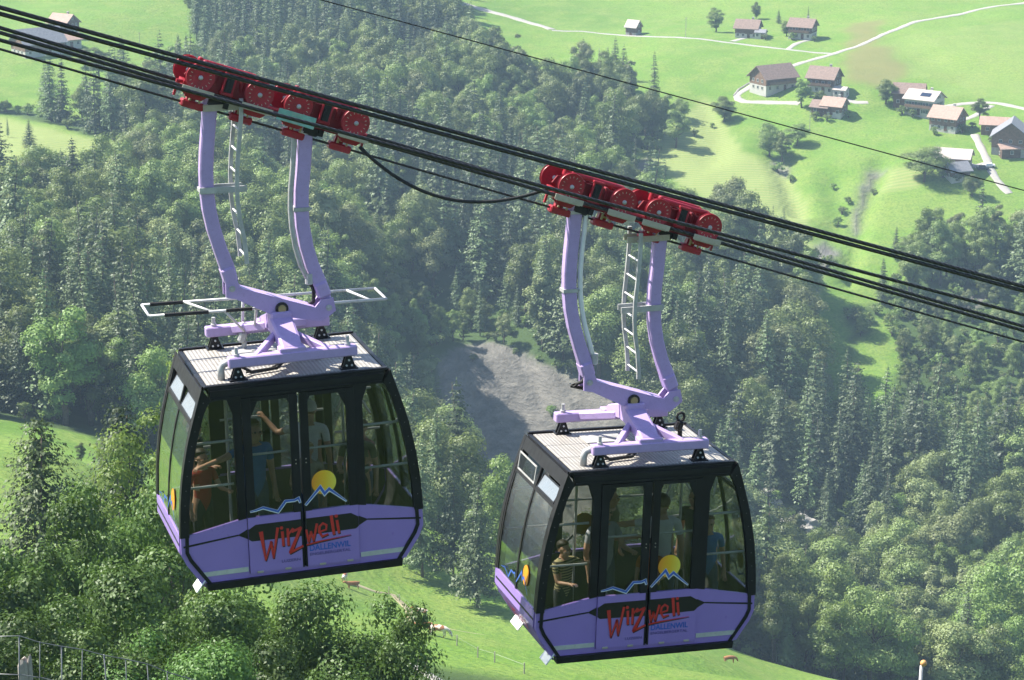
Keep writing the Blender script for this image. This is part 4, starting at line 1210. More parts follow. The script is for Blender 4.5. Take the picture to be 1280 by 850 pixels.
    # ================= roof frame
    for sx_, y in ((-1, .15), (1, .15), (-1, 1.5), (1, 1.5)):
        x = sx_ * .63; b = MB()
        for yy in (y - .035, y + .035): b.prism([(x - .085, .014), (x + .085, .014), (x + .03, .17), (x - .03, .17)], yy - .008, yy + .008)
        b.box((x, y, .022), (.20, .13, .014)); b.box((x, y, .12), (.05, .06, .1)); fo = P(b, 'mount_foot', black)
        b = MB(); b.lathe([(0, .105), (.022, .105), (.022, .03), (.035, .028), (.035, 0)], 10, Matrix.Translation((x, y, .284))); P(b, 'mount_bolt', galv, parent=fo)
        b = MB()
        for zz, xo in ((.06, -.03), (.06, .03), (.12, 0)): b.lathe([(0, .012), (.012, .012), (.012, 0)], 8, Matrix.Translation((x + xo, y - .044, zz)) @ Matrix.Rotation(R(90), 4, 'X')); 
        P(b, 'rivet', alu, parent=fo)
    for y in (.15, 1.5):
        b = MB(); b.box((0, y, .225), (1.46, .13, .115), bev=.012)
        P(b, 'cross_beam', lilac_h)
    b = MB()
    for s in (-1, 1):                                     # rising arms to the pivot head
        yb_, ym = CD / 2 + s * (CD / 2 - .16), CD / 2 + s * .08
        b.sweep([(0, yb_, .30), (0, yb_ - s * .14, .34), (0, ym, .45)], [.22, .24, .26], [.07, .14, .20], (1, 0, 0))
        b.box((0, yb_ - s * .02, .30), (.30, .16, .06), bev=.01)
        for sx_ in (-1, 1): b.bar((sx_ * .42, yb_, .24), (sx_ * .1, yb_ - s * .42, .36), .07, .09, bev=.01)
    b.box((0, CD / 2, .47), (.24, .30, .26), bev=.02); b.box((0, CD / 2, .60), (.17, .10, .22), bev=.02)
    P(b, 'pivot_head', lilac_h)
    b = MB(); b.tube([(-.80, .22, .01), (-.80, .22, .13), (-.775, .22, .185), (-.72, .21, .21), (-.66, .20, .215)], .042, 12); P(b, 'elbow_pipe', galv, smooth=True)
    b = MB(); b.tube([(-.66, .25, .2), (-.45, .28, .05), (-.15, .33, .05), (.0, .45, .12), (.08, .55, .3)], .020, 8); b.tube([(-.5, .32, .04), (-.2, .4, .035), (.05, .6, .06), (.25, .7, .04), (.42, .62, .03)], .014, 8); P(b, 'hose', rubber, smooth=True)
    hk = (-.31, 1.36) if not swapped else (.75, 1.07)
    b = MB(); b.tube([(hk[0], hk[1], .015), (hk[0], hk[1], .11)], .03, 10); b.box((hk[0] - .02, hk[1], .16), (.09, .10, .13), Matrix.Rotation(R(18), 3, 'Y'), bev=.02)
    b.tube([(hk[0] + .05 * math.cos(k / 8 * 6.28), hk[1], .27 + .055 * math.sin(k / 8 * 6.28)) for k in range(9)], .018, 6)
    P(b, 'lifting_hook', galv if not swapped else black)
    # ================= hanger
    yc = CD / 2
    yk = MB()
    poly = [(-.63, 1.0), (-.50, 1.0), (-.455, .885), (.38, .605), (.46, .70), (.60, .71), (.63, .56), (.47, .445), (.05, .525), (-.06, .535), (-.52, .775), (-.63, .80)]
    for s in (-1, 1): yk.prism(poly, yc + s * .085 - .014, yc + s * .085 + .014)
    yk.prism([(-.45, .86), (.38, .585), (.44, .50), (.0, .56), (-.48, .80)], yc - .07, yc + .07)
    yk.sweep([(-.455, yc, .892), (.38, yc, .612)], .20, .014, (0, 1, 0))
    yo = P(yk, 'yoke', lilac_h, M_hang)
    b = MB(); Rx = Matrix.Rotation(R(90), 4, 'X')
    b.lathe([(0, .13), (.045, .13), (.05, .115)], 16, Matrix.Translation((.0, yc, .63)) @ Rx); P(b, 'pivot_cap', brass, M_hang, parent=yo, smooth=False)
    b = MB(); b.lathe([(.05, .118), (.075, .118), (.075, .1), (.075, -.12), (0, -.12)], 18, Matrix.Translation((0, yc, .63)) @ Rx); P(b, 'pivot_ring', rubber, M_hang, parent=yo)
    for x, z in ((-.56, .90), (.545, .60)):
        b = MB(); b.lathe([(0, .125), (.02, .125), (.022, .115), (.036, .115), (.036, -.12), (0, -.12)], 12, Matrix.Translation((x, yc, z)) @ Rx); P(b, 'joint_bolt', galv, M_hang, parent=yo)
    ARM1 = [(-.73, 3.16), (-.735, 2.97), (-.76, 2.72), (-.785, 2.48), (-.80, 2.25), (-.80, 2.03), (-.78, 1.81), (-.735, 1.58), (-.665, 1.34), (-.595, 1.13), (-.565, 1.00)]
    ARM2 = [(.33, 2.78), (.33, 2.62), (.318, 2.42), (.30, 2.20), (.275, 1.96), (.268, 1.75), (.28, 1.54), (.315, 1.32), (.375, 1.10), (.45, .90), (.50, .76)]
    arms = []
    for ar in (ARM1, ARM2):
        b = MB(); b.sweep([(x, yc, z) for x, z in ar], [.13] * 9 + [.15, .16], [.155] * 2 + [.15] * 7 + [.16, .16], (0, 1, 0))
        x, z = ar[-1]; dx, dz = ar[-1][0] - ar[-3][0], ar[-1][1] - ar[-3][1]; dl = math.hypot(dx, dz)
        b.bar((x - dx / dl * .14, yc, z - dz / dl * .14), (x + dx / dl * .04, yc, z + dz / dl * .04), .155, .20, up=(0, 1, 0), bev=.02)
        x2 = x + dx / dl * .10; z2 = z + dz / dl * .10
        b.box((x2, yc, z2), (.10, .13, .16), bev=.02)
        arms.append(P(b, 'hanger_arm', lilac_h, M_hang))
    for ar, oo in ((ARM1, arms[0]), (ARM2, arms[1])):
        for k in (1, 5):
            x, z = ar[k]; b = MB()
            if k == 1 or True:
                b.ring([(x - .09, z - .022), (x + .09, z - .022), (x + .09, z + .022), (x - .09, z + .022)], [(x - .078, z - .021), (x + .078, z - .021), (x + .078, z + .021), (x - .078, z + .021)], yc - .075, yc + .075)
                b.box((x, yc - .072, z), (.17, .008, .04)); b.box((x + .1, yc - .05, z), (.03, .03, .02))
            P(b, 'arm_clamp', galv, M_hang, parent=oo)
    # ladder and cable pipe (on opposite arms of the two cars)
    la, pa_, sgn = (ARM1, ARM2, 1) if not swapped else (ARM2, ARM1, -1)
    lx = lambda k: la[k][0] + sgn * .31 + (0 if k < 8 else -sgn * .0 - (la[k][0] - la[7][0]) * .7)
    z_lo = 1.20 if not swapped else .92
    lpts = [(lx(k), la[k][1] - (.08 if swapped else .10)) for k in range(0, 11) if la[k][1] > z_lo + .05] + [(lx(8), z_lo)]
    ld = MB()
    for s in (-1, 1): ld.sweep([(x, yc + s * .19, z) for x, z in lpts], .034, .045, (0, 1, 0))
    lad = P(ld, 'ladder', galv, M_hang)
    zz = np.linspace(lpts[0][1] - .12, z_lo + .08, 8)
    for z in zz:
        x = float(np.interp(z, [p[1] for p in lpts][::-1], [p[0] for p in lpts][::-1]))
        b = MB(); b.tube([(x, yc - .175, z), (x, yc + .175, z)], .012, 8); P(b, 'rung', alu, M_hang, parent=lad)
    for k, dz in ((1, -.02), (5, 0)):
        x, z = la[k]; b = MB(); b.box(((x + lx(k)) / 2 + sgn * .02, yc - .085, z + dz), (abs(lx(k) - x) + .22, .02, .07)); b.box(((x + lx(k)) / 2 + sgn * .05, yc + .085, z + dz), (abs(lx(k) - x) + .12, .02, .07)); P(b, 'ladder_bracket', cream if k == 1 else galv, M_hang, parent=lad)
    pp = MB(); pp.tube([(pa_[k][0] - sgn * .13 + (0.02 * sgn if k > 8 else 0), yc - .03, pa_[k][1]) for k in range(0, 10)], .030, 10)
    pi = P(pp, 'cable_pipe', whitep if swapped else galv, M_hang, smooth=True)
    x, z = pa_[9]
    pp = MB(); pp.tube([(x - sgn * .11, yc - .03, z + .02), (x - sgn * .06, yc - .03, z - .1), (x - sgn * .02 - .04, yc + .0, z - .24), (x - .14, yc + .05, z - .30), (x - .25 * (1 if x > 0 else -1), yc + .08, z - .42)], .024, 8); P(pp, 'hose', rubber, M_hang, smooth=True)
    b = MB(); b.lathe([(0, .07), (.05, .07), (.05, -.05), (.03, -.06)], 12, Matrix.Translation((x - sgn * .11, yc - .03, z + .03))); P(b, 'pipe_coupling', galv, M_hang, parent=pi)
    # ================= maintenance rack of the left car
    if rack:
        b = MB(); c2 = MB(); z = .60
        y0_, y1_ = yc + .10, yc + .62
        for y in (y0_, y1_):
            b.tube([(-1.47, y, z), (1.27, y, z)], .017, 8)
        for x, dx in ((-1.47, 0), (-.98, .22), (-.25, .1), (.93, .15), (1.27, 0)): b.tube([(x, y1_, z), (x + dx, y0_, z)], .016, 8)
        b.tube([(-.62, y0_, z), (-.35, yc + .35, .28)], .016, 6); b.tube([(-.30, y1_, z), (-.30, y1_ + .06, .28)], .018, 6); b.tube([(-.25, y0_, z), (-.22, yc + .4, .28)], .016, 6)
        b.tube([(.6, y1_, z), (.5, 1.5, .28)], .016, 6)
        rk = P(b, 'maintenance_rack', alu, M_hang, smooth=True)
        c2.tube([(-1.38, y1_, z), (-1.0, y1_, z)], .023, 8); c2.tube([(-1.30, y0_, z), (-.80, y0_, z)], .023, 8); c2.tube([(-.6, y0_, z), (-.3, y0_, z)], .022, 8); P(c2, 'rubber_sleeve', rubber, M_hang, parent=rk)
    # ================= carriage
    WS = (-.91, -.227, .227, .91); WY = (-.25, .25)
    cg = MB()
    cg.box((0, 0, -.16), (1.96, .20, .09), bev=.015)                         # main longitudinal beam
    for sb in (-1, 1):                                                        # one bogie each end
        c0 = sb * .568
        for y in (-.115, .115):
            cg.prism([(c0 - .44, -.05), (c0 - .40, .045), (c0 - .12, .075), (c0 + .12, .075), (c0 + .40, .045), (c0 + .44, -.05), (c0 + .18, -.13), (c0 - .18, -.13)], y - .014, y + .014)
        cg.box((c0, 0, -.03), (.22, .24, .16), bev=.02)
        cg.box((c0 - .15, 0, .02), (.05, .30, .14), bev=.01); cg.box((c0 + .15, 0, .02), (.05, .30, .14), bev=.01)
    ca_ = P(cg, 'carriage', redd, M_carr)
    for sb in (-1, 1):
        c0 = sb * .568
        for y in (-.14, .14):
            b = MB(); b.tube([(c0 - .30, y, .135), (c0 + .33, y, .135)], .033, 10); b.box((c0 - .31, y, .12), (.05, .07, .12), bev=.012); b.box((c0 + .33, y, .11), (.05, .07, .10), bev=.012)
            P(b, 'tie_tube', redp, M_carr, parent=ca_, smooth=False)
        for y in (-.20, .20):
            b = MB()
            for dx in (-.055, .055): b.box((c0 + dx, y, .01), (.022, .05, .26), bev=.006)
            b.box((c0, y, .125), (.15, .05, .035), bev=.008); b.box((c0, y, -.10), (.15, .05, .035), bev=.008); P(b, 'rope_brake', redp, M_carr, parent=ca_)
            b = MB(); b.box((c0, y + (.0 if y < 0 else 0), .01), (.085, .035, .19)); b.tube([(c0 - .02, y - .03, .05), (c0 - .02, y - .03, -.08)], .012, 6); P(b, 'brake_pad', rubber, M_carr, parent=ca_)
    for j, y in enumerate(WY):
        for k, x in enumerate(WS):
            yo_ = y; b = MB(); M = Matrix.Translation((x - (.05 if j else 0), yo_, 0)) @ Rx
            b.lathe([(.0, .035), (.03, .040), (.145, .030), (.157, .034), (.16, .026), (.135, .012), (.13, 0), (.135, -.012), (.16, -.026), (.157, -.034), (.145, -.030), (.03, -.040), (0, -.035)], 36, M)
            wh = P(b, 'wheel', redp, M_carr, auto=35)
            b = MB(); b.lathe([(.139, .010), (.134, .004), (.134, -.004), (.139, -.010)], 36, M); P(b, 'tread_liner', whiteprint, M_carr, parent=wh)
            b = MB(); b.lathe([(0, .066), (.018, .064), (.026, .052), (.026, .036)], 12, M); b.lathe([(.026, -.036), (.026, -.052), (0, -.064)], 12, M); P(b, 'hub', galv, M_carr, parent=wh, smooth=True)
            b = MB()
            for q in range(16):
                w = q * 2 * math.pi / 16 + .1
                b.box((x - (.05 if j else 0) + .112 * math.cos(w), yo_ - .0345 if j == 0 else yo_ + .0345, .112 * math.sin(w)), (.021, .003, .007), Matrix.Rotation(-w, 3, 'Y'))
            P(b, 'wheel_slot', cream, M_carr, parent=wh)
            # plate along the rope under the wheel
            if j == 0:
                b = MB(); big = (rack and k == 2)
                b.box((x + .01, -.312, -.150 if not big else -.135), (.36 if not big else .44, .012, .065 if not big else .13), bev=.004); b.box((x + .01, -.28, -.185), (.30, .06, .012))
                P(b, 'rope_guard', teal if big else cream, M_carr, parent=ca_)
                b = MB(); b.prism([(x - .16, -.19), (x + .16, -.19), (x + .10, -.255), (x - .06, -.255)], -.20, -.17); b.box((x - .08, -.19, -.22), (.03, .05, .05)); P(b, 'guard_bracket', redp, M_carr, parent=ca_)
    for x in (-.86, -.30, .32, .88):                                          # blocks that carry the hauling rope
        b = MB(); b.box((x, -.02, -.335), (.26, .13, .085), bev=.015); b.box((x - .03, -.02, -.26), (.10, .07, .08))
        hb = P(b, 'haul_rope_block', redp, M_carr)
        b = MB(); b.tube([(x - .05, -.08, -.29), (x - .05, -.08, -.22)], .016, 6); b.tube([(x + .06, -.08, -.30), (x + .06, -.08, -.23)], .013, 6); b.box((x + .02, -.07, -.255), (.12, .02, .02)); P(b, 'block_bolt', brass, M_carr, parent=hb)
    for x in (-.62, .50):
        b = MB(); b.box((x, 0, -.25), (.18, .16, .10), bev=.015); b.box((x + .11, -.08, -.24), (.06, .05, .07))
        P(b, 'hanger_socket', rubber, M_carr, parent=ca_)
    b = MB()
    for s in (-1, 1):
        b.tube([(s * .99, -.1, -.10), (s * 1.12, -.1, -.12)], .022, 8); b.box((s * 1.02, 0, -.12), (.05, .3, .06)); b.box((s * 1.10, -.10, -.20), (.025, .03, .16))
    P(b, 'buffer', redp, M_carr, parent=ca_)
    return root, M_carr
car_L, MC_L = build_car(ORG_L, 0.0254, False, True, 'left cable car, lilac cabin with a horizontal maintenance rack under its hanger')
car_R, MC_R = build_car(ORG_R, -0.0296, True, False, 'right cable car, lower of the two lilac cabins, with open hanger ladder')

# ================================================================ ROPES
m = new_mat('steel_rope'); t = NT(m); MATS['steel_rope'] = m
wv = t.n('ShaderNodeTexWave', wave_type='BANDS', bands_direction='DIAGONAL', ins={'Scale': 9.0, 'Distortion': .3, 'Vector': t.obj()})
cc = t.mix(t.noise(.7, 4, .6, t.obj()), (.022, .021, .021), (.06, .056, .052))
b = t.n('ShaderNodeBsdfPrincipled', ins={'Base Color': cc, 'Metallic': .35, 'Roughness': .42})
t.t.links.new(t.bump(wv.outputs['Fac'], .6, .01), b.inputs['Normal'])
t.out(b.outputs[0])
def rope(name, a0, z0, slope, yoff, r, label, group=None, amin=-45, amax=140, sag=0.0002, cat='cable'):
    pts = []
    for a in np.linspace(amin, amax, 60):
        z = z0 - slope * (a - a0) + sag * (a - 3) ** 2
        pts.append(ORG_L + A_DIR * float(a) + N_DIR * yoff + Vector((0, 0, float(z))))
    b = MB(); b.tube(pts, r, 10)
    o = b.build(name, MATS['steel_rope'], smooth=True)
    return tag(o, label, cat, group)
ZR = 3.03 - .34 * .015 - .150 / math.cos(PHI)
rope('track_rope', 0, ZR, .340, CD / 2 - .25, .022, 'black track rope under the near wheels of both carriages', 'ropes carrying the two cable cars')
rope('track_rope', 0, ZR, .340, CD / 2 + .25, .022, 'black track rope under the far wheels of both carriages', 'ropes carrying the two cable cars')
rope('hauling_rope', 0, 3.03 - .340 / math.cos(PHI), .3375, CD / 2 - .02, .0135, 'thin hauling rope through the red blocks below both carriages')
_sB = (4.669 - 1.39) / (7.011 + 3.363)
rope('track_rope', -3.363, 4.669, _sB, -3.5, .0205, 'upper of the two thick ropes crossing above the right carriage', 'ropes of the nearer empty track')
rope('track_rope', -3.365, 4.623 - .010, (4.613 - 1.342) / (7.014 + 3.365), -3.5, .0205, 'lower of the two thick ropes crossing above the right carriage', 'ropes of the nearer empty track')
rope('hauling_rope', -2.429, 4.046, (4.046 - .993) / 9.635, -3.2, .0185, 'grey rope running in front of both red carriages')
# far thin rope high over the valley
pA = from_pix(380, -6, 60); pB = from_pix(1300, 243.5, 66)
dr_ = (pB - pA).normalized(); b = MB(); b.tube([pA + dr_ * s for s in np.linspace(-30, 90, 30)], .016, 8)
tag(b.build('telephone_cable', MATS['steel_rope'], smooth=True), 'single thin far cable crossing above the village meadows', 'cable')
# slack tow cable between the carriages
pts = []
P0 = car_L.matrix_basis @ (MC_L @ Vector((1.08, -.12, -.26))); P1 = car_R.matrix_basis @ (MC_R @ Vector((-1.12, -.12, -.12)))
for k in range(25):
    q = k / 24; p = P0.lerp(P1, q); p.z -= .38 * 4 * q * (1 - q) * (1 - .35 * (q - .42)) ; pts.append(p)
b = MB(); b.tube(pts, .020, 10)
tag(b.build('tow_cable', rubber, smooth=True), 'thick black cable sagging between the two red carriages', 'cable')
# ================================================================ ROADS AND LANES
def road_mat(name, c1, c2):
    m = new_mat(name); t = NT(m); MATS[name] = m
    n = t.noise(.6, 5, .65, t.geo()); b = t.n('ShaderNodeBsdfPrincipled', ins={'Base Color': t.mix(n, c1, c2), 'Roughness': .9})
    t.t.links.new(t.bump(t.noise(3, 4, .6, t.geo()), .3, .05), b.inputs['Normal']); t.out(b.outputs[0]); return m
gravel = road_mat('pale_gravel', (.30, .285, .255), (.43, .41, .37))
asph = road_mat('worn_lane', (.26, .25, .24), (.40, .385, .36))
dirt = road_mat('trodden_earth', (.27, .25, .14), (.36, .31, .19))
def road(name, pix, width, mat, label, y0=300, lift=.10):
    P = [on_ground(u, v, y0) for u, v in pix]
    Q = []
    for i in range(len(P) - 1):                                # Catmull-Rom through the points
        p0, p1, p2, p3 = P[max(i - 1, 0)], P[i], P[i + 1], P[min(i + 2, len(P) - 1)]
        n = max(2, int((p2 - p1).length / 2.5))
        for k in range(n):
            t_ = k / n
            Q.append(.5 * ((2 * p1) + (p2 - p0) * t_ + (2 * p0 - 5 * p1 + 4 * p2 - p3) * t_ ** 2 + (3 * p1 - p0 - 3 * p2 + p3) * t_ ** 3))
    Q.append(P[-1])
    V, F = [], []
    ws = width if isinstance(width, (list, tuple)) else (width, width)
    for i, q in enumerate(Q):
        d = Q[min(i + 1, len(Q) - 1)] - Q[max(i - 1, 0)]; d.z = 0; d.normalize(); n = Vector((-d.y, d.x, 0))
        w = ws[0] + (ws[1] - ws[0]) * i / (len(Q) - 1); w *= 1 + .12 * math.sin(i * 1.7)
        zc = ground_z(q.x, q.y)
        for s in (-1, -.33, .33, 1):
            p = q + n * s * w / 2; z = max(ground_z(p.x, p.y), zc - .25) + lift + (.04 if abs(s) < .5 else 0)
            V.append((p.x, p.y, z))
        V.append((V[-1][0] + n.x * .25, V[-1][1] + n.y * .25, V[-1][2] - .6)); V.insert(len(V) - 5, (V[-5][0] - n.x * .25, V[-5][1] - n.y * .25, V[-5][2] - .6))
    for i in range(len(Q) - 1):
        for k in range(5): F.append((i * 6 + k, i * 6 + k + 1, i * 6 + 7 + k, i * 6 + 6 + k))
    o = mesh_obj(name, V, F, mat, smooth=True)
    return tag(o, label, 'road', kind='structure')
road('lane', [(1330, -4), (1280, 4), (1200, 18), (1130, 33), (1092, 49), (1062, 61), (1040, 68), (1015, 75), (990, 83), (962, 95), (934, 111), (921, 120), (930, 127), (960, 128), (1000, 129)], 2.5, gravel, 'pale winding lane climbing past the hamlet')
road('lane', [(690, 38), (735, 40), (790, 45), (850, 47), (900, 52), (940, 57), (985, 62), (1020, 66), (1040, 67)], 1.5, asph, 'narrow grey lane from the small barn to the chalets')
road('gravel_yard', [(575, 4), (600, 11), (630, 19), (660, 28), (690, 37)], (4.5, 3.5), gravel, 'bright gravel track at the top of the wooded ridge')
road('driveway', [(985, 62), (995, 55), (1012, 50)], 2.0, gravel, 'short pale drive up to the upper chalet')
road('driveway', [(915, 52), (930, 48), (942, 46)], 2.4, gravel, 'short pale drive to the brown-roofed chalet')
road('lane', [(1330, 150), (1280, 136), (1245, 129), (1215, 129), (1190, 132), (1165, 136)], 2.2, gravel, 'lane entering the hamlet from the right edge')
road('path', [(1190, 158), (1205, 150), (1218, 145), (1240, 132)], 2.2, gravel, 'curved path behind the brown chalet')
road('path', [(1218, 168), (1225, 182), (1233, 198), (1240, 215), (1250, 230), (1262, 242)], 2.6, gravel, 'straight pale path running downhill beside the large barn')
road('path', [(1236, 205), (1222, 208), (1212, 206)], 3.0, gravel, 'forecourt between the pale-roofed barn and the path')
road('path', [(1040, 122), (1055, 124), (1070, 128), (1085, 128)], 2.2, gravel, 'path from the white annex to the farmhouse')
road('cow_track', [(436, 728), (470, 740), (510, 762), (545, 790), (575, 812), (620, 838), (660, 862)], 1.3, dirt, 'trodden cow track down the pasture', 250, .05)
road('path', [(500, 826), (525, 838), (548, 852), (560, 870)], 1.3, gravel, 'pale footpath at the bottom of the pasture', 200, .06)

# ================================================================ HOUSES
wood_d = surf('dark_timber', (0.115, 0.065, 0.042), .8, var=.35, vscale=1.2)
wood_m = surf('brown_timber', (0.19, 0.115, 0.075), .8, var=.3, vscale=1.2)
plaster = surf('white_plaster', (0.50, 0.485, 0.45), .85, var=.06, vscale=.6)
stone_w = surf('grey_plinth', (0.36, 0.34, 0.31), .9, var=.2, vscale=1)
tile_b = surf('brown_tiles', (0.235, 0.165, 0.135), .8, var=.25, vscale=1.5, bump=.4, bscale=5)
tile_r = surf('reddish_tiles', (0.40, 0.27, 0.215), .8, var=.2, vscale=1.5, bump=.4, bscale=5)
tile_p = surf('pale_roof_sheets', (0.46, 0.40, 0.36), .7, var=.12, vscale=1.0, bump=.3, bscale=4)
tile_g = surf('grey_slate', (0.22, 0.22, 0.24), .7, var=.2, vscale=1.5, bump=.3, bscale=5)
shut = surf('green_shutters', (0.05, 0.11, 0.07), .6, var=.1)
pane_m = surf('house_window_glass', (0.035, 0.045, 0.055), .12, var=.1, spec=.8)
solar = surf('solar_panel', (0.02, 0.03, 0.07), .15, var=.1)
def house(base, yaw, L, W, hw, rise, wall, roof, label, plinth=None, ph=2.2, rows=2, wins=4, gable_w=3, over=.8, chimney=True, balcony=False, name='chalet', door=True, shutters=False, cat='house', solarp=False, sides=(-1, 1), asym=0):
    """gabled house, ridge along local x, wall faces each with windows"""
    o = empty(name, base, yaw); tag(o, label, cat, 'chalets and barns of the hamlet')
    zb = -1.6
    ph_ = ph if plinth else 0
    if plinth:
        b = MB(); b.box((0, 0, (ph + zb) / 2), (L, W, ph - zb)); b.build('plinth', plinth, o)
    b = MB(); z0 = ph_ if plinth else zb
    for s in (1,):
        e = .06 if plinth else 0
        poly = [(-W / 2 - e, z0), (W / 2 + e, z0), (W / 2 + e, hw), (asym, hw + rise), (-W / 2 - e, hw)]
        vs = [(-L / 2 - e, y, z) for y, z in poly] + [(L / 2 + e, y, z) for y, z in poly]; n = 5
        b.add(vs, [tuple(range(n))[::-1], tuple(range(n, 2 * n))] + [(i, (i + 1) % n, (i + 1) % n + n, i + n) for i in range(n)])
    b.build('wall', wall, o)
    b = MB(); th = .22
    for s in (-1, 1):
        run = W / 2 - s * asym; sl = rise / run
        ye_, ze = s * (W / 2 + over), hw - sl * over
        p = [(asym, hw + rise + .02), (ye_, ze + .02), (ye_, ze + th), (asym, hw + rise + th + .02)]
        vs = [(-L / 2 - over, y, z) for y, z in p] + [(L / 2 + over, y, z) for y, z in p]
        b.add(vs, [(0, 1, 2, 3), (7, 6, 5, 4), (0, 4, 5, 1), (1, 5, 6, 2), (2, 6, 7, 3), (3, 7, 4, 0)])
    rf = b.build('roof', roof, o)
    if chimney:
        b = MB(); b.box((L * .2, W * .1, hw + rise + .1), (.7, .7, 1.6)); b.box((L * .2, W * .1, hw + rise + .95), (.85, .85, .15)); b.build('chimney', plaster, rf)
    if solarp:
        sl = math.atan2(rise, W / 2)
        b = MB(); b.box((L * .15, -W * .28, hw + rise * .46 + th + .08), (L * .35, W * .22, .06), Matrix.Rotation(sl, 3, 'X')); b.build('solar_panel', solar, rf)
    def window(x, y, z, nx, ny, w=1.0, h=1.15):
        f = MB(); ang = math.atan2(nx, -ny)
        Rz = Matrix.Rotation(ang, 3, 'Z'); c = Vector((x, y, z))
        for dx, dz, sx_, sz_ in ((-w / 2, 0, .1, h + .1), (w / 2, 0, .1, h + .1), (0, h / 2, w, .1), (0, -h / 2, w + .2, .12), (0, 0, .06, h - .1)):
            f.box(c + Rz @ Vector((dx, -.05, dz)), (sx_, .12, sz_), Rz)
        wi = f.build('window', plaster, o)
        g = MB(); g.box(c + Rz @ Vector((0, -.02, 0)), (w - .12, .04, h - .1), Rz); g.build('pane', pane_m, wi)
        if shutters:
            f = MB()
            for s in (-1, 1): f.box(c + Rz @ Vector((s * (w * .5 + .32), -.06, 0)), (.5, .05, h + .05), Rz)
            f.build('shutter', shut, wi)
    for r in range(rows):
        z = (1.2 + r * 2.5) if plinth else (1.5 + r * 2.4)
        if z > hw - .5 and r > 0: continue
        for k in range(wins):
            x = -L / 2 + L * (k + .5) / wins
            if door and r == 0 and k == wins // 2: continue
            window(x, -W / 2 - (.06 if z > ph_ and plinth else 0), z, 0, -1)
    for s in sides:
        for r in range(rows + 1):
            z = 1.2 + r * 2.4; n = gable_w if z < hw - .3 else max(1, gable_w - 2)
            if z > hw + rise * .55: continue
            for k in range(n):
                y = -W / 2 * .8 + W * .8 * (k + .5) / n
                if z > hw - .3: y = asym + (k - (n - 1) / 2) * 1.6
                window(s * (L / 2 + (.06 if z > ph_ and plinth else 0)), y, z, s, 0, .95, 1.05)
    if door:
        d = MB(); x = -L / 2 + L * (wins // 2 + .5) / wins; d.box((x, -W / 2 - .05, 1.0), (1.1, .12, 2.1)); dd = d.build('door', wood_d, o)
        d = MB(); d.box((x + .38, -W / 2 - .14, 1.0), (.06, .06, .16)); d.build('handle', alu, dd)
    if balcony:
        d = MB(); d.box((0, -W / 2 - .6, ph + .35), (L * .9, 1.1, .12)); d.box((0, -W / 2 - 1.12, ph + .85), (L * .9, .06, .9))
        for k in range(4): d.box((-L * .42 + L * .28 * k, -W / 2 - 1.08, ph - .05), (.1, .1, 1.0))
        d.build('balcony', wood_m, o)
    return o
def at_px(u, v): return on_ground(u, v, 300)
house(at_px(792, 43), R(-35), 4.6, 4.4, 3.4, 2.2, wood_d, tile_p, 'small lone barn with pale roof on the upper meadow', plinth=stone_w, ph=1.0, rows=1, wins=1, gable_w=1, over=.6, chimney=False, name='barn', cat='barn')
house(at_px(935, 46), R(-20), 8.5, 7.0, 4.0, 2.6, wood_d, tile_b, 'brown-roofed chalet beside a white annex above the lane', plinth=plaster, ph=1.6, rows=1, wins=4)
house(at_px(951, 48), R(-20), 4.0, 3.6, 2.4, 1.0, plaster, tile_g, 'small white annex right of the brown-roofed upper chalet', rows=1, wins=2, gable_w=1, chimney=False, name='annex', over=.3)
house(at_px(1003, 47), R(-25), 9.0, 7.5, 4.8, 2.5, wood_d, tile_b, 'upper right chalet with white ground floor and dark gable', plinth=plaster, ph=2.2, rows=2, wins=4, balcony=True)
house(at_px(966, 111), R(32), 13.5, 9.5, 5.0, 3.6, wood_m, tile_b, 'long lane-side barn with big brown roof and white plinth', plinth=plaster, ph=2.2, rows=1, wins=4, chimney=False, balcony=True, name='farmhouse', over=1.0)
house(at_px(1030, 114), R(-28), 9.5, 8.5, 5.4, 3.2, wood_d, tile_b, 'tall dark chalet with white base behind the bright tree', plinth=plaster, ph=2.3, rows=2, wins=4, shutters=False, balcony=True)
house(at_px(1051, 121), R(-28), 4.5, 4.0, 2.6, .9, plaster, tile_p, 'white garage-like annex in the middle of the hamlet', rows=1, wins=2, gable_w=1, chimney=False, name='annex', over=.3)
house(at_px(1043, 142), R(-30), 7.0, 6.0, 3.4, 2.2, wood_m, tile_r, 'low red-brown roofed chalet below the dark chalet', plinth=plaster, ph=1.0, rows=1, wins=3, gable_w=2)
house(at_px(1027, 141), R(-30), 5.5, 5.0, 2.6, 1.7, wood_d, tile_b, 'brown shed against the red-brown roofed chalet', rows=1, wins=2, gable_w=1, chimney=False, name='shed', cat='shed')
house(at_px(1136, 130), R(-15), 10, 8, 4.6, 2.6, wood_d, tile_b, 'dark brown barn behind the pale-roofed farmhouse', rows=1, wins=3, chimney=False, name='barn', cat='barn')
house(at_px(1155, 141), R(-35), 10.5, 9.0, 5.4, 2.4, plaster, tile_p, 'pale-roofed farmhouse with solar panel and white walls', plinth=plaster, ph=2.2, rows=2, wins=5, shutters=True, solarp=True, name='farmhouse', balcony=True)
house(at_px(1184, 161), R(-35), 9.5, 8.0, 4.6, 3.0, wood_m, tile_r, 'brown timber chalet with reddish roof and white cellar', plinth=plaster, ph=1.6, rows=2, wins=4, gable_w=3)
house(at_px(1191, 208), R(-20), 11, 7.5, 3.6, 2.2, wood_m, tile_p, 'long barn with pale pink roof beside the downhill path', rows=1, wins=3, chimney=False, name='barn', cat='barn')
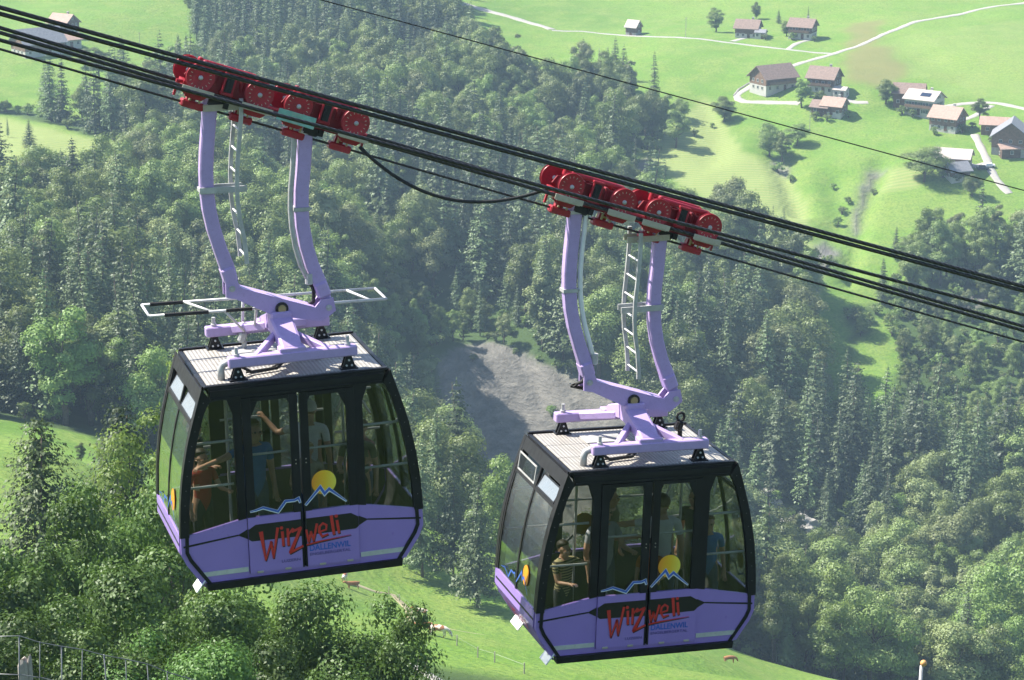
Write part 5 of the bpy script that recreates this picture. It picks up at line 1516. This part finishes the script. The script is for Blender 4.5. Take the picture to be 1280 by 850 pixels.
house(at_px(1195, 222), R(20), 6.5, 6.0, 3.0, 2.0, wood_d, tile_g, 'grey-roofed annex in front of the pale pink barn', plinth=plaster, ph=.9, rows=1, wins=2, gable_w=2, chimney=False, name='annex')
house(at_px(1264, 186), R(75), 13, 12, 5.2, 4.4, wood_m, tile_g, 'large dark-roofed barn with brown gable at the right edge', plinth=stone_w, ph=1.4, rows=1, wins=3, gable_w=3, chimney=False, name='barn', cat='barn')
house(at_px(1243, 165), R(-15), 8.5, 6, 3.2, 1.8, wood_m, tile_r, 'low shed with pinkish roof behind the large barn', rows=1, wins=2, gable_w=1, chimney=False, name='shed', cat='shed')
house(at_px(1262, 195), R(10), 7.0, 4.0, 3.0, 1.0, wood_d, tile_r, 'small dark shed with red roof before the large barn', rows=1, wins=1, gable_w=1, chimney=False, name='shed', cat='shed', door=False)
house(at_px(48, 66), R(38), 16, 11, 4.6, 4.4, wood_m, tile_g, 'big farm barn with grey roof at the upper left under the ropes', plinth=plaster, ph=1.6, rows=1, wins=4, gable_w=3, chimney=False, name='barn', cat='barn', over=1.0)
house(at_px(80, 42), R(-30), 8.5, 7.5, 4.6, 2.8, wood_d, tile_r, 'small house with pink roof above the upper left farm barn', plinth=plaster, ph=1.6, rows=2, wins=3)
house(at_px(85, 58), R(38), 8, 6, 3.0, 1.6, plaster, tile_r, 'reddish-roofed wing behind the upper left farm barn', rows=1, wins=3, gable_w=2, chimney=False, name='annex')
# low retaining wall of the lane
P = [at_px(u, v) for u, v in ((918, 122), (924, 114), (936, 107), (950, 99), (962, 93))]
b = MB(); b.tube([p + Vector((0, 1.8, .35)) for p in P], .45, 6); tag(b.build('lane_wall', stone_w), 'low grey wall along the bend of the winding lane', 'wall')
b = MB()
for k, (u, v) in enumerate(((1236, 209), (1228, 212))):
    p = at_px(u, v)
    bb = MB(); bb.box(p + Vector((0, 0, .65)), (4.0, 1.75, .75), bev=.2); bb.box(p + Vector((-.1, 0, 1.2)), (2.2, 1.5, .5), bev=.18)
    co = empty('parked_car', p, 0); tag(co, ('white' if k == 0 else 'dark') + ' car parked on the forecourt by the pale pink barn', 'car')
    bb.v = [(x - p.x, y - p.y, z - p.z) for x, y, z in bb.v]; bb.build('body', whitep if k == 0 else pane_m, co)
    for sx_ in (-1.25, 1.25):
        for sy in (-.85, .85):
            w = MB(); w.lathe([(0, .1), (.32, .1), (.32, -.1), (0, -.1)], 14, Matrix.Translation((sx_, sy, .32)) @ Matrix.Rotation(R(90), 4, 'X')); w.build('wheel', rubber, co)
# masts seen against the left wood
for k, (u, v, h, lab) in enumerate(((175, 70, 9, 'thin pale mast on the upper left meadow edge'), (1012, 163, 7, 'thin pole in the field below the tall chalet'), (857, 47, 8, 'thin pole beside the lane on the upper meadow'))):
    p = at_px(u, v); b = MB(); b.tube([p + Vector((0, 0, -.5)), p + Vector((0, 0, h))], [.11, .07], 6); b.box(p + Vector((0, 0, h - .6)), (1.0, .08, .1)); tag(b.build('utility_pole', stone_w), lab, 'pole')
# ================================================================ BODIES grown on skeletons
def skin_mesh(name, verts, edges, radii, root=0, sub=1):
    me = bpy.data.meshes.new(name); me.from_pydata(verts, edges, [])
    o = bpy.data.objects.new(name, me); col.objects.link(o)
    md = o.modifiers.new('Skin', 'SKIN'); md.use_smooth_shade = True
    sv = me.skin_vertices[0].data
    for i, r in enumerate(radii):
        sv[i].radius = r if isinstance(r, tuple) else (r, r); sv[i].use_root = (i == root)
    if sub: s2 = o.modifiers.new('Sub', 'SUBSURF'); s2.levels = sub; s2.render_levels = sub
    bpy.context.view_layer.update()
    out = bpy.data.meshes.new_from_object(o.evaluated_get(bpy.context.evaluated_depsgraph_get()))
    bpy.data.objects.remove(o)
    return out
def cloth(name, c): return surf(name, c, .85, var=.12, vscale=9, bump=.3, bscale=30)
skinm = surf('skin', (0.52, 0.30, 0.20), .5, var=.08, vscale=8)
shoe_m = cloth('shoe_leather', (0.05, 0.04, 0.035))
def person(world_M, height, shirt, trousers, hair, arms, label, yaw=0, long_hair=False, short_sleeve=True, hat=None, bend=0.0):
    """standing person facing local -y; arms = (right, left) among down / rail / forward / up"""
    V, E, Rd, T = [], [], [], []
    def v(p, r, par=None, tg='shirt'):
        V.append(Vector(p)); Rd.append(r); T.append(tg); i = len(V) - 1
        if par is not None: E.append((par, i))
        return i
    pel = v((0, 0, .93), (.155, .115), None, 'trousers'); waist = v((0, -.01 - .1 * bend, 1.06), (.145, .10), pel)
    chest = v((0, -.015 - .3 * bend, 1.27), (.165, .115), waist); ub = v((0, -.01 - .38 * bend, 1.40), (.12, .085), chest)
    nk = v((0, -.015 - .42 * bend, 1.485), (.052, .055), ub, 'skin'); hd0 = v((0, -.03 - .45 * bend, 1.56), (.068, .078), nk, 'skin'); hd1 = v((0, -.025 - .46 * bend, 1.645), (.078, .097), hd0, 'skin'); hd2 = v((0, -.01 - .46 * bend, 1.715), (.055, .07), hd1, 'skin')
    v((0, -.135 - .46 * bend, 1.61), (.012, .014), hd0, 'skin')
    for s in (-1, 1): v((s * .088, -.01 - .46 * bend, 1.615), (.010, .022), hd1, 'skin')
    for s, md in zip((-1, 1), arms):
        sh = v((s * .185, -.36 * bend, 1.405), (.062, .065), ub)
        S = Vector((s * .185, -.36 * bend, 1.405))
        el, wr = {'down': ((s * .235, .03, 1.12), (s * .245, -.05, .87)), 'rail': ((s * .40, -.10, 1.30), (s * .56, -.20, 1.45)), 'forward': ((s * .23, -.13, 1.15), (s * .17, -.36, 1.18)), 'up': ((s * .33, -.12, 1.55), (s * .30, -.20, 1.80)), 'side': ((s * .43, -.06, 1.36), (s * .68, -.10, 1.33))}[md]
        el, wr = Vector(el), Vector(wr)
        if md != 'up' and bend: el.y -= .3 * bend; wr.y -= .3 * bend
        cut = S.lerp(el, .55)
        c1 = v(cut, .047, sh, 'shirt'); e = v(el, .040, c1, 'skin' if short_sleeve else 'shirt'); w = v(wr, .027, e, 'skin')
        d = (wr - el).normalized(); side = d.cross(Vector((0, 0, 1)) if abs(d.z) < .9 else Vector((0, 1, 0))).normalized(); nrm = side.cross(d)
        pm = v(wr + d * .06, (.034, .018), w, 'skin')
        curl = -nrm if md != 'down' else Vector((0, -1, 0))
        for q, ln in zip((-.028, -.010, .009, .027), (.062, .075, .078, .068)):
            a = v(wr + d * (.06 + ln * .62) + side * q, .0085, pm, 'skin'); v(wr + d * (.06 + ln * .9) + side * q + curl * .03, .0075, a, 'skin')
        th = v(wr + d * .045 + side * s * -.042, .0095, w, 'skin'); v(wr + d * .085 + side * s * -.055 + curl * .015, .008, th, 'skin')
    for s in (-1, 1):
        hp = v((s * .095, 0, .86), (.092, .098), pel, 'trousers'); kn = v((s * .105, -.02, .50), .060, hp, 'trousers'); cf = v((s * .108, .01, .33), .056, kn, 'trousers'); an = v((s * .11, .02, .085), .040, cf, 'trousers')
        ft = v((s * .115, -.10, .04), (.042, .032), an, 'shoe'); v((s * .12, -.185, .032), (.036, .024), ft, 'shoe')
    me = skin_mesh('person_body', V, E, Rd, 0, 1)
    mats = [skinm, shirt, trousers, shoe_m]; ix = {'skin': 0, 'shirt': 1, 'trousers': 2, 'shoe': 3}
    me.materials.clear()
    for mm in mats: me.materials.append(mm)
    A = np.array([V[a] for a, b in E]); B = np.array([V[b] for a, b in E]); tg = [ix[T[b]] for a, b in E]
    cen = np.array([p.center for p in me.polygons]); AB = B - A; l2 = (AB ** 2).sum(1)
    tt = np.clip(((cen[:, None] - A[None]) * AB[None]).sum(-1) / l2, 0, 1); dd = ((cen[:, None] - (A[None] + tt[..., None] * AB[None])) ** 2).sum(-1)
    me.polygons.foreach_set('material_index', [tg[k] for k in dd.argmin(1)])
    me.polygons.foreach_set('use_smooth', [True] * len(me.polygons)); me.update()
    s = height / 1.78
    o = link('person', me); o.matrix_world = world_M @ Matrix.Rotation(yaw, 4, 'Z') @ Matrix.Scale(s, 4)
    tag(o, label, 'person')
    hb = MB(); yb = -.46 * bend
    M = Matrix.Translation((0, yb + .008, 1.665)) @ Matrix.Diagonal((.098, .118, .095, 1))
    prof = [(math.cos(R(a)), math.sin(R(a))) for a in range(-15, 91, 15)]
    hb.lathe(prof, 14, M)
    hb.v = [(x, y + (.045 if (z < 1.69 and y < yb - .03) else 0), z) for x, y, z in hb.v]
    if long_hair: hb.tube([(0, yb + .06, 1.68), (0, yb + .085, 1.58), (0, yb + .08, 1.45)], [.08, .085, .05], 10)
    hb.build('hair', hat or hair, o, smooth=True)
    for sg in (-1, 1):
        ey = MB(); ey.lathe([(0, .012), (.009, .008), (.012, 0), (.009, -.008), (0, -.012)], 8, Matrix.Translation((sg * .032, -.118 + yb, 1.628))); ey.build('eye', pane_m, o, smooth=True)
    return o
hair_d = surf('dark_hair', (0.03, 0.02, 0.015), .6, var=.3, vscale=20); hair_b = surf('brown_hair', (0.12, 0.06, 0.03), .6, var=.3, vscale=20); hair_w = surf('white_hair', (.62, .60, .56), .6, var=.1, vscale=20); hair_g = surf('blond_hair', (.38, .26, .12), .6, var=.2, vscale=20)
c_blue = cloth('blue_cotton', (.05, .17, .42)); c_white = cloth('white_cotton', (.72, .72, .70)); c_red = cloth('red_cotton', (.45, .06, .04)); c_dark = cloth('dark_cotton', (.03, .035, .045)); c_olive = cloth('olive_cotton', (.13, .13, .07)); c_pink = cloth('pink_cotton', (.55, .28, .26)); c_jean = cloth('denim', (.06, .09, .17)); c_grey = cloth('grey_cotton', (.36, .37, .40)); c_orange = cloth('orange_cotton', (.55, .20, .05)); c_beige = cloth('beige_cotton', (.42, .36, .27))
m = new_mat('striped_cotton'); t = NT(m); wv = t.n('ShaderNodeTexWave', wave_type='BANDS', bands_direction='Z', ins={'Scale': 7.0, 'Vector': t.obj()})
b = t.n('ShaderNodeBsdfPrincipled', ins={'Base Color': t.mix(t.ramp(wv.outputs['Fac'], [(.45, 0), (.55, 1)]), (.06, .05, .04), (.50, .42, .22)), 'Roughness': .85}); t.out(b.outputs[0]); c_stripe = m
def inside(car, org, x, y):
    return Matrix.Translation(org + A_DIR * x + N_DIR * y + Vector((0, 0, -2.29))) @ Matrix.Rotation(YAW, 4, 'Z')
pi = math.pi
L, Rr = (car_L, ORG_L), (car_R, ORG_R)
person(inside(*L, -.42, .42), 1.76, c_blue, c_jean, hair_b, ('side', 'down'), 'person in blue top gripping the rail behind the left door of the left car', yaw=.25)
person(inside(*L, -1.00, .55), 1.42, c_red, c_dark, hair_d, ('down', 'forward'), 'short dark-haired person in red at the left window of the left car', yaw=.5)
person(inside(*L, -.98, 1.20), 1.60, c_dark, c_dark, hair_b, ('forward', 'down'), 'brown-haired person in dark clothes at the back left of the left car', yaw=.9)
person(inside(*L, .22, .50), 1.40, c_beige, c_jean, hair_g, ('forward', 'down'), 'blond child behind the right door of the left car', yaw=-.3)
person(inside(*L, .38, 1.10), 1.72, c_white, c_beige, hair_w, ('down', 'rail'), 'white-haired person in white standing at the back of the left car', yaw=2.8)
person(inside(*L, .84, .62), 1.58, c_olive, c_dark, hair_d, ('forward', 'down'), 'dark-haired person in olive at the right window of the left car', yaw=-.4)
person(inside(*L, 1.02, 1.15), 1.40, c_pink, c_jean, hair_b, ('down', 'forward'), 'child in pink at the back right of the left car', yaw=-.8)
person(inside(*Rr, -.40, .62), 1.74, c_grey, c_jean, hair_d, ('down', 'forward'), 'person in grey shirt behind the left door of the right car', yaw=.3)
person(inside(*Rr, -.12, 1.15), 1.72, c_olive, c_dark, hair_d, ('forward', 'down'), 'person in olive near the middle of the right car', yaw=.9, long_hair=True)
person(inside(*Rr, .32, .50), 1.80, c_white, c_jean, hair_b, ('down', 'side'), 'person in white T-shirt turned away behind the right door of the right car', yaw=2.9)
person(inside(*Rr, .12, .33), 1.30, c_orange, c_dark, hair_b, ('down', 'forward'), 'child in orange at the right door of the right car', yaw=-.5)
person(inside(*Rr, .90, .45), 1.50, c_blue, c_jean, hair_b, ('forward', 'down'), 'brown-haired person in blue at the right window of the right car', yaw=-.2)
person(inside(*Rr, 1.0, 1.1), 1.62, c_dark, c_dark, hair_d, ('down', 'down'), 'person in dark clothes at the back right of the right car', yaw=-.9)
person(inside(*Rr, -.98, .38), 1.38, c_stripe, c_dark, hair_d, ('forward', 'rail'), 'person in yellow and black striped shirt at the left window of the right car', yaw=.4)

# ================================================================ COWS
m = new_mat('patched_hide'); t = NT(m); MATS['patched_hide'] = m
o_ = t.n('ShaderNodeVectorMath', operation='ADD', ins={0: t.obj()}); cmb = t.n('ShaderNodeCombineXYZ', ins={0: t.math('MULTIPLY', t.rnd(), 37.0)}); t.t.links.new(cmb.outputs[0], o_.inputs[1])
b = t.n('ShaderNodeBsdfPrincipled', ins={'Base Color': t.mix(t.ramp(t.noise(1.4, 2, .5, o_.outputs[0]), [(.5, 0), (.53, 1)]), (.66, .60, .52), (.30, .12, .05)), 'Roughness': .8}); t.out(b.outputs[0])
brown_hide = surf('brown_hide', (.33, .14, .055), .8, var=.2, vscale=3)
horn_m = surf('hoof_horn', (.10, .08, .06), .6, var=.2)
def cow(u, v, yaw, mat, label, graze):
    V, E, Rd = [], [], []
    def n(p, r, par=None):
        V.append(p); Rd.append(r); i = len(V) - 1
        if par is not None: E.append((par, i))
        return i
    rump = n((-.78, 0, 1.12), (.27, .28)); mid = n((-.25, 0, 1.02), (.36, .38), rump); rib = n((.25, 0, 1.02), (.34, .38), mid); shd = n((.62, 0, 1.08), (.25, .33), rib)
    if graze: nk = n((1.02, .04, .90), (.15, .21), shd); hb = n((1.30, .08, .48), (.115, .13), nk); mz = n((1.42, .1, .16), (.085, .085), hb)
    else: nk = n((.98, 0, 1.28), (.14, .20), shd); hb = n((1.25, .02, 1.46), (.115, .14), nk); mz = n((1.58, .04, 1.30), (.085, .085), hb)
    for s in (-1, 1):
        bx, by, bz = V[hb]; n((bx - .05, by + s * .22, bz + .04), (.05, .03), hb)
        th = n((-.82, s * .19, .92), (.16, .13), rump); st = n((-.66, s * .2, .70), (.10, .09), th); hk = n((-.86, s * .2, .44), .062, st); ft = n((-.82, s * .2, .07), .045, hk); n((-.78, s * .2, .02), .055, ft)
        el = n((.58, s * .2, .70), (.11, .10), shd); kn = n((.60, s * .2, .40), .06, el); f2 = n((.58, s * .2, .07), .045, kn); n((.62, s * .2, .02), .055, f2)
    tl = n((-1.03, 0, 1.18), .045, rump); n((-1.10, 0, .80), .028, tl)
    me = skin_mesh('cow_body', V, E, Rd, 0, 1); me.materials.clear(); me.materials.append(mat); me.polygons.foreach_set('use_smooth', [True] * len(me.polygons))
    p = on_ground(u, v, 200); o = link('cow', me, None, p, (0, 0, yaw)); tag(o, label, 'cow', 'cows grazing on the pasture')
    b = MB()
    bx, by, bz = V[hb]
    for s in (-1, 1): b.tube([(bx - .04, by + s * .1, bz + .1), (bx, by + s * .2, bz + .18), (bx + .04, by + s * .2, bz + .27)], [.03, .022, .008], 6); 
    b.build('horn', horn_m, o, smooth=True)
    ud = MB(); ud.lathe([(0, -.15), (.10, -.12), (.15, 0), (.12, .1)], 10, Matrix.Translation((-.5, 0, .68))); ud.build('udder', skinm, o, smooth=True)
cow(526, 771, R(168), MATS['patched_hide'], 'white cow with dark head standing uppermost on the pasture', False)
cow(528, 791, R(172), brown_hide, 'brown cow grazing on the trodden track', True)
cow(549, 796, R(-20), MATS['patched_hide'], 'brown and white cow grazing right of the brown one', True)
cow(441, 737, R(200), brown_hide, 'brown cow half hidden behind the dark bush tree', False)
cow(431, 727, R(80), MATS['patched_hide'], 'patched cow near the right bottom corner of the left cabin', True)
cow(912, 829, R(10), brown_hide, 'small brown cow at the pasture edge below the right cabin', True)

# ================================================================ FENCES, POLE
post_w = surf('weathered_post', (.38, .34, .30), .9, var=.3, vscale=6, bump=.6, bscale=14)
wire_m = surf('fence_wire', (.20, .21, .21), .5, metal=.5, var=.2)
pf = empty('pasture_fence', on_ground(570, 806, 200)); tag(pf, 'row of small wooden posts along the cow pasture', 'fence')
pp_ = [on_ground(u, v, 200) for u, v in ((486, 742), (499, 752), (534, 778), (571, 807), (597, 822), (618, 828), (655, 842))]
for k, p in enumerate(pp_):
    b = MB(); b.tube([p - pf.location + Vector((0, 0, -.3)), p - pf.location + Vector((.03, 0, 1.15))], [.075, .06], 7); b.build('post', post_w, pf)
for k in range(len(pp_) - 1):
    b = MB(); b.tube([pp_[k] - pf.location + Vector((0, 0, .95)), pp_[k + 1] - pf.location + Vector((0, 0, .95))], .012, 5); b.build('wire', wire_m, pf)
# fence posts on the lower right knoll
pf = empty('knoll_fence', on_ground(1062, 847, 200)); tag(pf, 'two thin posts on the grassy knoll at the lower right', 'fence')
for u, v in ((1053, 848), (1070, 848)):
    p = on_ground(u, v, 200); b = MB(); b.tube([p - pf.location + Vector((0, 0, -.3)), p - pf.location + Vector((0, 0, 1.1))], .06, 7); b.build('post', post_w, pf)
# wire mesh fence close to the camera, lower left
def near_pt(u, v, Y): d = pix_dir(u, v); return d * (Y / d.y)
YF = 23.0
top_line = [(-12, 796), (24, 796), (50, 802), (77, 808), (103, 813), (130, 818), (157, 824), (184, 831), (209, 839), (236, 848), (262, 858), (290, 868)]
base0 = near_pt(30, 835, YF)
fe = empty('wire_fence', (base0.x, base0.y, ground_z(base0.x, base0.y))); tag(fe, 'sagging wire mesh fence in the lower left corner', 'fence')
TL = [near_pt(u, v, YF + k * .06) for k, (u, v) in enumerate(top_line)]
lo = fe.location
for frac in (0, .33, .62, .85):
    b = MB(); b.tube([p + Vector((0, 0, -1.25 * frac + .012 * math.sin(k * 2.1 + frac * 9))) - lo for k, p in enumerate(TL)], .006, 6); b.build('line_wire', wire_m, fe, smooth=True)
for k, p in enumerate(TL):
    b = MB(); lean = (-.06 if k < 5 else .02)
    b.tube([p - lo, p - lo + Vector((lean * .5 + .012 * math.sin(k * 3), 0, -.6)), p - lo + Vector((lean, 0, -1.25))], .0075 if k in (1, 3, 5) else .0055, 6); b.build('stay_wire', wire_m, fe, smooth=True)
def wood_post(u, vtop, w, h, label):
    p = near_pt(u, vtop, YF + .25); g = ground_z(p.x, p.y)
    b = MB(); n = 9; hh = p.z - g
    prof = [(0, hh), (w * .36, hh + .005), (w * .47, hh - .03), (w * .5, hh - .3), (w * .5, -.4)]
    b.lathe(prof, n, Matrix.Identity(4))
    b.v = [(x * (1 + .12 * math.sin(i * 2.3)), y * (1 + .1 * math.cos(i * 1.9)), z + (.03 * math.sin(i * 1.3) if z > hh - .05 else 0)) for i, (x, y, z) in enumerate(b.v)]
    o = b.build('fence_post', post_w); o.location = (p.x, p.y, g); tag(o, label, 'post')
wood_post(29, 826, .125, 1.2, 'weathered round wooden post top in the lower left corner')
wood_post(37, 822, .055, 1.2, 'thin pale stake leaning against the round post')
# pole with orange ball
Yp = 126.0
p = near_pt(1154, 829, Yp); g = ground_z(p.x, p.y)
o = empty('ball_pole', (p.x, p.y, g)); tag(o, 'pale tapered pole with an orange ball on top at the bottom right', 'pole')
b = MB(); b.tube([(-.50, 0, -.5), (-.08, 0, p.z - g - .15)], [.22, .10], 10); b.build('pole', galv, o, smooth=True)
b = MB(); b.lathe([(.19 * math.sin(R(a)), .19 * math.cos(R(a))) for a in range(0, 181, 18)], 16, Matrix.Translation((.02, 0, p.z - g))); b.build('ball', surf('orange_ball', (.70, .36, .12), .5, var=.05), o, smooth=True)
b = MB(); b.box((-.02, 0, p.z - g - .17), (.2, .08, .04)); b.build('bracket', galv, o)

# pale boulder in the gorge right of the right cabin
rk_m = surf('pale_rock', (.40, .38, .34), .9, var=.3, vscale=.5, bump=.8, bscale=2)
for (u, vt, Y, rr, lab) in ((998, 655, 548, 4.6, 'pale overgrown boulder in the gorge right of the right cabin'), (1048, 668, 550, 2.6, 'pale rock face fragment right of the overgrown boulder'), (960, 612, 556, 3.4, 'pale rock outcrop just right of the right cabin')):
    d = pix_dir(u, vt); p = d * (Y / d.y)
    bm = bmesh.new(); bmesh.ops.create_icosphere(bm, subdivisions=4, radius=1)
    g = ground_z(p.x, p.y); hz_ = max(3.0, (p.z - g))
    for v in bm.verts:
        n = mnoise.fractal(v.co * 1.6 + Vector((u, 0, 0)), 1.0, 2.0, 4)
        v.co = Vector((v.co.x * rr, v.co.y * rr * .8, v.co.z * hz_)) * (1 + .28 * n)
    me = bpy.data.meshes.new('boulder'); bm.to_mesh(me); bm.free(); me.materials.append(rk_m)
    o = link('boulder', me, None, (p.x, p.y, g)); tag(o, lab, 'rock')

# ================================================================ HAZE: the summer air of the valley
m = new_mat('valley_air'); t = NT(m); MATS['valley_air'] = m
pv = t.n('ShaderNodeVolumePrincipled', ins={'Color': (0.56, 0.79, 1.0, 1), 'Density': 0.00018, 'Anisotropy': 0.0})
t.out(None, pv.outputs[0])
b = MB(); b.box((0, 1130, -80), (3200, 2800, 320))
hz = b.build('haze', m)
tag(hz, 'pale bluish summer haze filling the valley air', 'haze', kind='stuff')
